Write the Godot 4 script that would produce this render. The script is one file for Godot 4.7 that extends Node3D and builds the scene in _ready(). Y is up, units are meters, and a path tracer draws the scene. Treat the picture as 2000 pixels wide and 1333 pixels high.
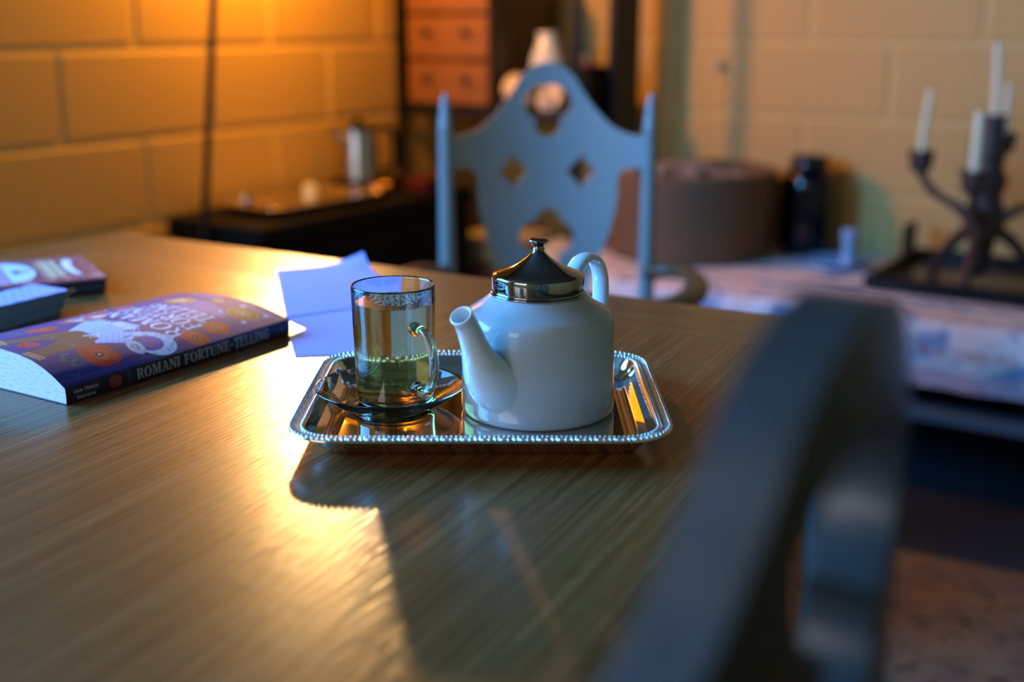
extends Node3D

# ---- frames of reference (metres, y up) ----
const CORNER := Vector3(-.104, 0, -3.971)          # where the two block walls meet
const V := Vector3(.8368, 0, .5476)                # along the back wall
const N := Vector3(-.5476, 0, .8368)               # out of the back wall, along the left wall
const ROOM_TURN := -.5795
const TABLE_TURN := -.5411
const TOP := .75
const ROOM_T := 4.4
const ROOM_O := 5.2
const ROOM_H := 2.5

var mats := {}
var taken := {}
var rng := RandomNumberGenerator.new()

func at(t: float, o: float, h: float) -> Vector3:
	return CORNER + V * t + N * o + Vector3(0, h, 0)

# ================= mesh building =================
class Shape:
	var p := PackedVector3Array()
	var u := PackedVector2Array()
	var g := PackedInt32Array()
	func tri(a: Vector3, b: Vector3, c: Vector3, ua := Vector2.ZERO, ub := Vector2.ZERO, uc := Vector2.ZERO, grp := -1) -> void:
		p.append(a); p.append(b); p.append(c)
		u.append(ua); u.append(ub); u.append(uc)
		g.append(grp); g.append(grp); g.append(grp)
	func quad(a: Vector3, b: Vector3, c: Vector3, d: Vector3, ua := Vector2.ZERO, ub := Vector2.ZERO, uc := Vector2.ZERO, ud := Vector2.ZERO, grp := -1) -> void:
		tri(a, b, c, ua, ub, uc, grp)
		tri(a, c, d, ua, uc, ud, grp)
	# rows of points, all rows of one length
	func grid(rows: Array, grp := 1, uv_rows: Array = []) -> void:
		for i in rows.size() - 1:
			var a: PackedVector3Array = rows[i]
			var b: PackedVector3Array = rows[i + 1]
			for j in a.size() - 1:
				if uv_rows.is_empty():
					var nu := float(a.size() - 1)
					var nv := float(rows.size() - 1)
					quad(a[j], a[j + 1], b[j + 1], b[j], Vector2(j / nu, i / nv), Vector2((j + 1) / nu, i / nv), Vector2((j + 1) / nu, (i + 1) / nv), Vector2(j / nu, (i + 1) / nv), grp)
				else:
					quad(a[j], a[j + 1], b[j + 1], b[j], uv_rows[i][j], uv_rows[i][j + 1], uv_rows[i + 1][j + 1], uv_rows[i + 1][j], grp)
	# profile of (radius, height); a point given twice in a row makes a crease
	func lathe(prof: Array, seg := 48, c := Vector3.ZERO) -> void:
		var grp := 1
		for i in prof.size() - 1:
			var a: Vector2 = prof[i]
			var b: Vector2 = prof[i + 1]
			if a.is_equal_approx(b):
				grp += 1
				continue
			for k in seg:
				var f0 := TAU * k / seg
				var f1 := TAU * (k + 1) / seg
				if k == seg - 1: f1 = 0.0
				var d0 := Vector3(cos(f0), 0, sin(f0))
				var d1 := Vector3(cos(f1), 0, sin(f1))
				var v0 := float(i) / (prof.size() - 1)
				var v1 := float(i + 1) / (prof.size() - 1)
				var ux := float(k) / seg
				var uy := float(k + 1) / seg
				var pa := c + d0 * a.x + Vector3(0, a.y, 0)
				var pb := c + d1 * a.x + Vector3(0, a.y, 0)
				var pc := c + d1 * b.x + Vector3(0, b.y, 0)
				var pd := c + d0 * b.x + Vector3(0, b.y, 0)
				if a.x > 1e-6: tri(pa, pb, pc if b.x > 1e-6 else pd, Vector2(ux, v0), Vector2(uy, v0), Vector2(uy, v1), grp)
				if b.x > 1e-6: tri(pa, pc, pd, Vector2(ux, v0), Vector2(uy, v1), Vector2(ux, v1), grp)
	# sweep of an ellipse along points; rad: one Vector2 (sideways, upwards) per point
	func tube(pts: Array, rad: Array, seg := 14, side := Vector3.ZERO, caps := true) -> void:
		var rows := []
		var n := pts.size()
		var last := side
		for i in n:
			var t: Vector3 = (pts[mini(i + 1, n - 1)] - pts[maxi(i - 1, 0)]).normalized()
			var s := last
			if s == Vector3.ZERO:
				s = t.cross(Vector3.UP)
				if s.length() < .05: s = t.cross(Vector3.RIGHT)
			s = (s - t * s.dot(t)).normalized()
			last = s
			var q := t.cross(s)
			var row := PackedVector3Array()
			var r: Vector2 = rad[i] if rad[i] is Vector2 else Vector2(rad[i], rad[i])
			for k in seg + 1:
				var f := TAU * (k % seg) / seg
				row.append(pts[i] + s * (cos(f) * r.x) + q * (sin(f) * r.y))
			rows.append(row)
		grid(rows, 1)
		if caps:
			for e in [0, n - 1]:
				var row2: PackedVector3Array = rows[e]
				for k in seg:
					if e == 0: tri(pts[e], row2[k + 1], row2[k])
					else: tri(pts[e], row2[k], row2[k + 1])
	# box with chamfered edges, centre c
	func box(size: Vector3, c := Vector3.ZERO, ch := .003, basis := Basis.IDENTITY) -> void:
		var h := size / 2
		ch = minf(ch, minf(h.x, minf(h.y, h.z)) * .9)
		var axes := [[Vector3.RIGHT, Vector3.UP, Vector3.BACK, h.x, h.y, h.z], [Vector3.UP, Vector3.BACK, Vector3.RIGHT, h.y, h.z, h.x], [Vector3.BACK, Vector3.RIGHT, Vector3.UP, h.z, h.x, h.y]]
		for ax in axes:
			for s in [-1.0, 1.0]:
				var o: Vector3 = ax[0] * (ax[3] * s)
				var x: Vector3 = ax[1] * (ax[4] - ch) * s
				var y: Vector3 = ax[2] * (ax[5] - ch)
				_q(c, basis, o - x - y, o - x + y, o + x + y, o + x - y, Vector2(ax[4], ax[5]) * 2)
		# edges
		for a in 3:
			var A: Vector3 = axes[a][0]
			var B: Vector3 = axes[a][1]
			var C: Vector3 = axes[a][2]
			var la: float = axes[a][3] - ch
			var lb: float = axes[a][4]
			var lc: float = axes[a][5]
			for sb in [-1.0, 1.0]:
				for sc in [-1.0, 1.0]:
					var e1: Vector3 = B * (lb * sb) + C * ((lc - ch) * sc)
					var e2: Vector3 = B * ((lb - ch) * sb) + C * (lc * sc)
					if sb * sc > 0: _q(c, basis, e1 - A * la, e2 - A * la, e2 + A * la, e1 + A * la, Vector2(ch, la))
					else: _q(c, basis, e1 - A * la, e1 + A * la, e2 + A * la, e2 - A * la, Vector2(ch, la))
		for sx in [-1.0, 1.0]:
			for sy in [-1.0, 1.0]:
				for sz in [-1.0, 1.0]:
					var a1 := Vector3(h.x * sx, (h.y - ch) * sy, (h.z - ch) * sz)
					var a2 := Vector3((h.x - ch) * sx, h.y * sy, (h.z - ch) * sz)
					var a3 := Vector3((h.x - ch) * sx, (h.y - ch) * sy, h.z * sz)
					if sx * sy * sz < 0: tri(c + basis * a1, c + basis * a2, c + basis * a3)
					else: tri(c + basis * a1, c + basis * a3, c + basis * a2)
	func _q(c: Vector3, b: Basis, a0: Vector3, a1: Vector3, a2: Vector3, a3: Vector3, uvs: Vector2) -> void:
		quad(c + b * a0, c + b * a1, c + b * a2, c + b * a3, Vector2.ZERO, Vector2(0, uvs.y), uvs, Vector2(uvs.x, 0))
	func ball(c: Vector3, r: Vector3, nu := 12, nv := 8, basis := Basis.IDENTITY, grp := 1) -> void:
		var rows := []
		for i in nv + 1:
			var f := PI * i / nv - PI / 2
			var row := PackedVector3Array()
			for k in nu + 1:
				var a := TAU * (k % nu) / nu
				row.append(c + basis * (Vector3(cos(f) * cos(a), sin(f), cos(f) * sin(a)) * r))
			rows.append(row)
		grid(rows, grp)
	# outline in x,z (y up) extruded from y0 to y1
	func slab(poly: PackedVector2Array, y0: float, y1: float, uvscale := 1.0) -> void:
		var idx := Geometry2D.triangulate_polygon(poly)
		for i in range(0, idx.size(), 3):
			var a := poly[idx[i]]
			var b := poly[idx[i + 1]]
			var c := poly[idx[i + 2]]
			if (b - a).cross(c - a) < 0:
				var tt := b
				b = c
				c = tt
			tri(Vector3(a.x, y1, a.y), Vector3(b.x, y1, b.y), Vector3(c.x, y1, c.y), a * uvscale, b * uvscale, c * uvscale)
			tri(Vector3(a.x, y0, a.y), Vector3(c.x, y0, c.y), Vector3(b.x, y0, b.y), a * uvscale, c * uvscale, b * uvscale)
		var cw := Geometry2D.is_polygon_clockwise(poly)
		for i in poly.size():
			var a := poly[i]
			var b := poly[(i + 1) % poly.size()]
			if not cw:
				var tt := a
				a = b
				b = tt
			quad(Vector3(a.x, y0, a.y), Vector3(b.x, y0, b.y), Vector3(b.x, y1, b.y), Vector3(a.x, y1, a.y), a * uvscale, b * uvscale, b * uvscale, a * uvscale)
	func add(o: Shape, x: Transform3D) -> void:
		for q in o.p: p.append(x * q)
		u.append_array(o.u)
		g.append_array(o.g)
	func mesh(m: Material, closed := true) -> ArrayMesh:
		if closed:
			var vol := 0.0
			var mid := Vector3.ZERO
			for q in p: mid += q
			mid /= maxf(p.size(), 1)
			for i in range(0, p.size(), 3):
				vol += (p[i] - mid).dot((p[i + 1] - mid).cross(p[i + 2] - mid))
			if vol > 0:                      # front faces run clockwise
				for i in range(0, p.size(), 3):
					var q := p[i + 1]
					p[i + 1] = p[i + 2]
					p[i + 2] = q
					var w := u[i + 1]
					u[i + 1] = u[i + 2]
					u[i + 2] = w
		var st := SurfaceTool.new()
		st.begin(Mesh.PRIMITIVE_TRIANGLES)
		for i in p.size():
			st.set_smooth_group(g[i])
			st.set_uv(u[i])
			st.add_vertex(p[i])
		st.generate_normals()
		st.set_material(m)
		return st.commit()

# ================= scene graph =================
func numbered(n: String) -> String:
	taken[n] = taken.get(n, -1) + 1
	return n if taken[n] == 0 else "%s_%03d" % [n, taken[n]]

func tag(o: Node3D, label: String, category: String, group := "") -> Node3D:
	o.set_meta("label", label)
	o.set_meta("category", category)
	if group: o.set_meta("group", group)
	return o

func thing(called: String, label: String, category: String, where := Vector3.ZERO, turn := 0.0, group := "") -> Node3D:
	var o := Node3D.new()
	o.name = numbered(called)
	add_child(o, true)
	o.position = where
	o.rotation.y = turn
	return tag(o, label, category, group)

func part(called: String, s: Shape, m: Material, parent: Node3D, closed := true) -> MeshInstance3D:
	return put(called, s.mesh(m, closed), parent)

func put(called: String, mesh: Mesh, parent: Node3D) -> MeshInstance3D:
	var o := MeshInstance3D.new()
	var n := called
	var k := 0
	while parent.has_node(NodePath(n)):
		k += 1
		n = "%s_%03d" % [called, k]
	o.name = n
	o.mesh = mesh
	parent.add_child(o, true)
	return o

func struct(called: String, parent: Node3D = null) -> Node3D:
	var o := Node3D.new()
	o.name = called
	(parent if parent else self).add_child(o, true)
	o.set_meta("kind", "structure")
	return o

# ================= materials =================
func mat(called: String, c: Color, rough := .5, metal := 0.0, spec := .5) -> StandardMaterial3D:
	var m := StandardMaterial3D.new()
	m.resource_name = called
	m.albedo_color = c
	m.roughness = rough
	m.metallic = metal
	m.metallic_specular = spec
	mats[called] = m
	return m

func noise(freq: float, oct := 4, sd := 1, kind := FastNoiseLite.TYPE_SIMPLEX_SMOOTH) -> FastNoiseLite:
	var n := FastNoiseLite.new()
	n.noise_type = kind
	n.frequency = freq
	n.fractal_octaves = oct
	n.seed = sd
	return n

func noise_tex(freq: float, oct := 4, sd := 1, size := 256, ramp: Gradient = null) -> NoiseTexture2D:
	var t := NoiseTexture2D.new()
	t.width = size
	t.height = size
	t.seamless = true
	t.noise = noise(freq, oct, sd)
	if ramp: t.color_ramp = ramp
	return t

func ramp(cols: Array) -> Gradient:
	var g := Gradient.new()
	g.offsets = PackedFloat32Array(range(cols.size()).map(func(i): return float(i) / (cols.size() - 1)))
	g.colors = PackedColorArray(cols)
	return g

func bumpy(m: StandardMaterial3D, tex: Texture2D, depth: float, scale := Vector3.ONE) -> void:
	m.heightmap_enabled = true
	m.heightmap_texture = tex
	m.heightmap_scale = depth
	m.uv1_triplanar = true
	m.uv1_scale = scale

func glass(called: String, c: Color, ior_scale: float, alpha := 0.0) -> StandardMaterial3D:
	var m := mat(called, Color(c, alpha), 0.0)
	m.transparency = BaseMaterial3D.TRANSPARENCY_ALPHA
	m.refraction_enabled = true
	m.refraction_scale = ior_scale
	return m

func pane(called: String) -> StandardMaterial3D:
	var m := mat(called, Color(1, 1, 1, .05), .02)
	m.transparency = BaseMaterial3D.TRANSPARENCY_ALPHA
	return m

# long streaks: noise made short in one direction and stretched
func streaks(w: int, h: int, freq: float, squash: int, sd: int, oct := 3) -> PackedByteArray:
	var im := noise(freq, oct, sd).get_image(w, maxi(h / squash, 4), false, false, true)
	im.convert(Image.FORMAT_L8)
	im.resize(w, h, Image.INTERPOLATE_CUBIC)
	return im.get_data()

# grain runs along the picture's height; dark pores as short thin dashes
func wood_pictures(w: int, h: int, pale: Color, mid: Color, dark: Color, fine: float, sd: int) -> Array:
	var broad := streaks(w, h, fine * .06, 40, sd)
	var fib := streaks(w, h, fine * .5, 60, sd + 1)
	var pore := streaks(w, h, fine * 1.3, 14, sd + 2, 2)
	var im_d := PackedByteArray()
	im_d.resize(w * h * 3)
	var im_h := PackedByteArray()
	im_h.resize(w * h)
	for i in w * h:
		var b := broad[i] / 255.0
		var f := fib[i] / 255.0
		var q := clampf((pore[i] / 255.0 - .60) * 5.0, 0.0, 1.0)
		var x := clampf(.5 + (b - .5) * .55 + (f - .5) * 1.4, 0.0, 1.0)
		var c := dark.lerp(mid, clampf(x * 2.0, 0.0, 1.0)).lerp(pale, clampf(x * 2.0 - 1.0, 0.0, 1.0))
		c = c.lerp(dark * .7, q * .42)
		im_d[i * 3] = int(c.r * 255)
		im_d[i * 3 + 1] = int(c.g * 255)
		im_d[i * 3 + 2] = int(c.b * 255)
		im_h[i] = int(clampf(.75 - q * .55 + (f - .5) * .4, 0.0, 1.0) * 255)
	return [ImageTexture.create_from_image(Image.create_from_data(w, h, false, Image.FORMAT_RGB8, im_d)), ImageTexture.create_from_image(Image.create_from_data(w, h, false, Image.FORMAT_L8, im_h))]

# ================= flat print =================
func fill(im: Image, poly: PackedVector2Array, c: Color) -> void:
	var lo := 1e9
	var hi := -1e9
	for q in poly:
		lo = minf(lo, q.y)
		hi = maxf(hi, q.y)
	for y in range(maxi(int(floor(lo)), 0), mini(int(ceil(hi)) + 1, im.get_height())):
		var yy := y + .5
		var xs := []
		for i in poly.size():
			var a := poly[i]
			var b := poly[(i + 1) % poly.size()]
			if (a.y <= yy) != (b.y <= yy):
				xs.append(a.x + (yy - a.y) / (b.y - a.y) * (b.x - a.x))
		xs.sort()
		for k in range(0, xs.size() - 1, 2):
			var x0 := maxi(int(round(xs[k])), 0)
			var x1 := mini(int(round(xs[k + 1])), im.get_width())
			if x1 > x0: im.fill_rect(Rect2i(x0, y, x1 - x0, 1), c)

func oval(c: Vector2, r: Vector2, turn := 0.0, n := 32, wob := 0.0, lobes := 5, ph := 0.0) -> PackedVector2Array:
	var out := PackedVector2Array()
	for i in n:
		var a := TAU * i / n
		var k := 1.0 + wob * sin(a * lobes + ph) + wob * .45 * sin(a * (lobes * 2 + 3) + ph * 2.0)
		out.append(c + (Vector2(cos(a), sin(a)) * r * k).rotated(turn))
	return out

func stroke(im: Image, pts: Array, w: float, c: Color) -> void:
	for i in pts.size() - 1:
		var a: Vector2 = pts[i]
		var b: Vector2 = pts[i + 1]
		if a.distance_to(b) < .01: continue
		var d := (b - a).normalized() * (w * .3)
		var q := (b - a).normalized().orthogonal() * (w / 2)
		fill(im, PackedVector2Array([a - d + q, b + d + q, b + d - q, a - d - q]), c)

# lettering: triangles of a TextMesh brought into the picture. right and up are picture vectors of the box that the words fill.
func letters(im: Image, words: String, corner: Vector2, right: Vector2, up: Vector2, c: Color, face := "Droid Serif", weight := 700) -> void:
	var tm := TextMesh.new()
	var f := SystemFont.new()
	f.font_names = PackedStringArray([face])
	f.font_weight = weight
	tm.font = f
	tm.font_size = 64
	tm.depth = 0.0
	tm.pixel_size = .01
	tm.text = words
	var arr := tm.get_mesh_arrays()
	var vs: PackedVector3Array = arr[Mesh.ARRAY_VERTEX]
	var ix: PackedInt32Array = arr[Mesh.ARRAY_INDEX] if arr[Mesh.ARRAY_INDEX] != null else PackedInt32Array(range(vs.size()))
	var lo := Vector2(1e9, 1e9)
	var hi := -lo
	for q in vs:
		lo = lo.min(Vector2(q.x, q.y))
		hi = hi.max(Vector2(q.x, q.y))
	var put_at := func(q: Vector3) -> Vector2:
		var s := (Vector2(q.x, q.y) - lo) / (hi - lo)
		return corner + right * s.x + up * s.y
	for i in range(0, ix.size(), 3):
		fill(im, PackedVector2Array([put_at.call(vs[ix[i]]), put_at.call(vs[ix[i + 1]]), put_at.call(vs[ix[i + 2]])]), c)

# ================= the scene =================
func _ready() -> void:
	rng.seed = 7
	# ---- camera, sky, daylight, exposure ----
	var cam := Camera3D.new()
	cam.name = "camera"
	add_child(cam)
	cam.position = Vector3(0, 1.03, 0)
	cam.rotation = Vector3(-atan(630.5 / 2340.0), 0, 0)
	cam.near = .02
	cam.far = 60.0
	var lens := CameraAttributesPhysical.new()
	lens.frustum_focal_length = 12.0 * 2340.0 / 666.5
	lens.frustum_focus_distance = .872
	lens.frustum_near = .02
	lens.frustum_far = 60.0
	lens.exposure_aperture = 3.0
	cam.attributes = lens
	cam.fov = rad_to_deg(2.0 * atan(666.5 / 2340.0))
	cam.current = true

	var env := Environment.new()
	var sky := Sky.new()
	var sm := ProceduralSkyMaterial.new()
	sm.sky_top_color = Color(.25, .48, .85)
	sm.sky_horizon_color = Color(.62, .78, .95)
	sm.ground_bottom_color = Color(.20, .22, .2)
	sm.ground_horizon_color = Color(.45, .52, .55)
	sky.sky_material = sm
	env.background_mode = Environment.BG_SKY
	env.sky = sky
	env.background_energy_multiplier = 1.0
	env.tonemap_mode = Environment.TONE_MAPPER_LINEAR
	env.tonemap_exposure = 1.0
	env.sdfgi_enabled = true
	env.ssao_enabled = true
	env.ssil_enabled = true
	var we := WorldEnvironment.new()
	we.name = "world_environment"
	we.environment = env
	add_child(we)

	# daylight through the left wall window, and fill from an added window behind the camera
	daylight("window_daylight", at(.03, 3.35, 1.574), V, Vector2(1.56, 1.18), Color(.29, .65, 1.0), 24.0)
	daylight("window_daylight_2", at(1.2, ROOM_O - .03, 1.5), -N, Vector2(1.56, 1.16), Color(1.0, .95, .88), 2.2)

	make_materials()
	build_room()
	build_table()
	build_bench_side()
	build_lamp_side()
	build_shelf_side()
	build_chairs()
	build_tea()
	build_reading()

func daylight(called: String, p: Vector3, dir: Vector3, size: Vector2, c: Color, e: float) -> void:
	var l := AreaLight3D.new()
	l.name = called
	add_child(l)
	l.position = p
	l.basis = Basis.looking_at(dir, Vector3.UP)
	l.area_size = size
	l.light_color = c
	l.light_energy = e
	l.shadow_enabled = true
	l.set("area_range", 12.0)

func make_materials() -> void:
	var m: StandardMaterial3D
	m = mat("ochre_paint", Color(.82, .64, .345), .62)
	bumpy(m, noise_tex(.06, 4, 3), .12, Vector3(5, 5, 5))
	m = mat("mortar_paint", Color(.86, .70, .41), .6)
	bumpy(m, noise_tex(.08, 3, 5), .06, Vector3(6, 6, 6))
	mat("ceiling_paint", Color(.36, .31, .25), .9)
	m = mat("floor_slate", Color(.20, .22, .25), .45)
	bumpy(m, noise_tex(.02, 4, 8), .1, Vector3(2, 2, 2))
	m = mat("rug_wool", Color.WHITE, .95)
	m.albedo_texture = rug_picture()
	mat("window_frame", Color(.55, .5, .42), .5)
	pane("window_pane")
	# wood
	var oak := wood_pictures(2048, 1024, Color(.54, .355, .20), Color(.45, .28, .14), Color(.335, .195, .09), .60, 11)
	m = mat("oak_top", Color.WHITE, .27, 0.0, .4)
	m.albedo_texture = oak[0]
	m.heightmap_enabled = true
	m.heightmap_texture = oak[1]
	m.heightmap_scale = .018
	m.clearcoat_enabled = true
	m.clearcoat = .1
	m.clearcoat_roughness = .12
	m = mat("oak_plain", Color(.46, .31, .18), .4)
	m.albedo_texture = noise_tex(.03, 3, 9, 256, ramp([Color(.75, .7, .62), Color(1, 1, 1)]))
	m.uv1_triplanar = true
	m.uv1_scale = Vector3(3, 18, 3)
	m = mat("chair_paint_shaded", Color(.205, .195, .18), .36)  # far chair paint darkened in colour, so the near chair looks shaded
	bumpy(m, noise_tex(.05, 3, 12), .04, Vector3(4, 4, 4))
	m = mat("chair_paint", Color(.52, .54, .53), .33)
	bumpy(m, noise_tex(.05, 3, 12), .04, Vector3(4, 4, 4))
	m = mat("arm_wood", Color(.42, .29, .18), .35)
	m = mat("box_wood", Color(.56, .37, .17), .5)
	m.albedo_texture = noise_tex(.02, 4, 14, 256, ramp([Color(.62, .5, .42), Color(1, .95, .9), Color(.8, .72, .62)]))
	m.uv1_triplanar = true
	m.uv1_scale = Vector3(3, 14, 3)
	mat("tray_bed", Color(.22, .17, .10), .2)
	mat("dark_wood", Color(.10, .075, .06), .45)
	mat("black_paint", Color(.030, .028, .030), .7, 0.0, .3)
	mat("ledge_paint", Color(.30, .36, .42), .45)
	mat("black_metal", Color(.03, .03, .032), .42, .4)
	mat("pole_metal", Color(.20, .15, .11), .4, .6)
	mat("iron", Color(.25, .195, .175), .5, .2)
	# metals and china
	mat("silver", Color(.88, .86, .83), .055, 1.0)
	mat("silver_bead", Color(.90, .88, .86), .10, 1.0)
	mat("lid_chrome", Color(.56, .54, .52), .05, 1.0)
	mat("tray_steel", Color(.90, .88, .84), .16, 1.0)
	mat("steel", Color(.70, .70, .69), .28, 1.0)
	m = mat("china", Color(.86, .88, .88), .09)
	m.clearcoat_enabled = true
	m.clearcoat = .6
	m.clearcoat_roughness = .03
	glass("clear_glass", Color(.97, .99, .985), .05)
	glass("tea_liquid", Color(.88, .77, .42), .0335)
	mat("foam", Color(.80, .70, .62), .5)
	# paper and print
	mat("paper", Color(.93, .93, .92), .8)
	m = mat("napkin_paper", Color(.40, .57, .89), .85)
	bumpy(m, noise_tex(.12, 3, 21), .03, Vector3(10, 10, 10))
	mat("card_edge", Color(.38, .42, .42), .7)
	# wax, cloth, others
	m = mat("wax", Color(.90, .88, .74), .5)
	m.subsurf_scatter_enabled = true
	m.subsurf_scatter_strength = .1
	m = mat("pale_blue_glaze", Color(.55, .72, .88), .2)
	m = mat("cobalt_glass", Color(.012, .02, .07), .08)
	m = mat("wicker", Color(.56, .43, .31), .75)
	m.albedo_texture = noise_tex(.05, 3, 31, 256, ramp([Color(.6, .56, .52), Color(1, 1, 1)]))
	m.uv1_triplanar = true
	m.uv1_scale = Vector3(6, 30, 6)
	mat("seed_grey", Color(.55, .50, .46), .8)
	mat("shell_cream", Color(.84, .76, .66), .5)
	mat("stone_grey", Color(.50, .50, .50), .6)
	mat("tin_green", Color(.32, .42, .32), .4)
	mat("tin_red", Color(.55, .25, .14), .4)
	mat("brass", Color(.80, .62, .36), .25, 1.0)
	mat("red_lacquer", Color(.35, .09, .07), .35)
	m = mat("cream_fabric", Color(.78, .74, .66), .95)
	m.rim_enabled = true
	m.rim = .3
	mat("coral_fabric", Color(.80, .42, .32), .95)
	mat("grey_fabric", Color(.36, .35, .33), .95)
	mat("motif_red", Color(.55, .36, .34), .95)
	m = mat("bench_cloth", Color.WHITE, .9)
	m.albedo_texture = cloth_picture()
	m.rim_enabled = true
	m.rim = .25
	bumpy_uv(m, noise_tex(.3, 2, 41), .05)
	m = mat("lamp_shade", Color(.10, .09, .08), .5)
	m = mat("lamp_bulb", Color(1, .9, .7), .5)
	m.emission_enabled = true
	m.emission = Color(1.0, .72, .36)
	m.emission_energy_multiplier = 4.0

func bumpy_uv(m: StandardMaterial3D, t: Texture2D, d: float) -> void:
	m.heightmap_enabled = true
	m.heightmap_texture = t
	m.heightmap_scale = d

func rug_picture() -> Texture2D:
	var w := 512
	var im := Image.create(w, w, false, Image.FORMAT_RGB8)
	var a := noise(.02, 4, 51)
	var b := noise(.05, 3, 52)
	for y in w:
		for x in w:
			var k := clampf(.5 + a.get_noise_2d(x, y) * .9, 0, 1)
			var c := Color(.56, .44, .31).lerp(Color(.47, .38, .30), k)
			# dark wandering lines of a worn woven pattern
			var line := absf(sin(y * .05 + a.get_noise_2d(x * .6, y * .6) * 7.0))
			if line < .22 and b.get_noise_2d(x, y) > -.25: c = c.lerp(Color(.27, .20, .14), .7)
			im.set_pixel(x, y, c)
	return ImageTexture.create_from_image(im)

func cloth_picture() -> Texture2D:
	var w := 1024
	var h := 448
	var im := Image.create(w, h, false, Image.FORMAT_RGB8)
	var a := noise(.012, 3, 61)
	var b := noise(.05, 3, 62)
	for y in h:
		for x in w:
			var c := Color(.90, .89, .91)
			var k := a.get_noise_2d(x, y * 1.6)
			c = c.lerp(Color(.88, .78, .76), clampf(k * 2.2, 0, .55))
			c = c.lerp(Color(.42, .55, .74), clampf((-k - .18) * 3.0, 0, .8))
			var band := y / 448.0
			# broad woven bands that run the length of the cloth, broken into dashes
			if fposmod(band, .19) < .035 and b.get_noise_2d(x * .5, y * 2.0) > -.12: c = c.lerp(Color(.58, .40, .52), .6)
			if fposmod(band + .08, .19) < .02 and b.get_noise_2d(x * 1.5 + 99, y) > .02: c = c.lerp(Color(.72, .40, .40), .55)
			if band > .93: c = c.lerp(Color(.60, .55, .66), .5)
			if (x / 3) % 2 == 0: c = c * .965
			im.set_pixel(x, y, c)
	return ImageTexture.create_from_image(im)

# ---------------- room ----------------
func room_box(parent: Node3D, called: String, t0: float, t1: float, o0: float, o1: float, h0: float, h1: float, m: String, ch := .002) -> MeshInstance3D:
	var s := Shape.new()
	s.box(Vector3(t1 - t0, h1 - h0, o1 - o0), Vector3((t0 + t1) / 2, (h0 + h1) / 2, (o0 + o1) / 2), ch)
	return part(called, s, mats[m], parent)

func room_node(called: String) -> Node3D:
	var n := struct(called)
	n.position = CORNER
	n.rotation.y = ROOM_TURN
	return n

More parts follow.
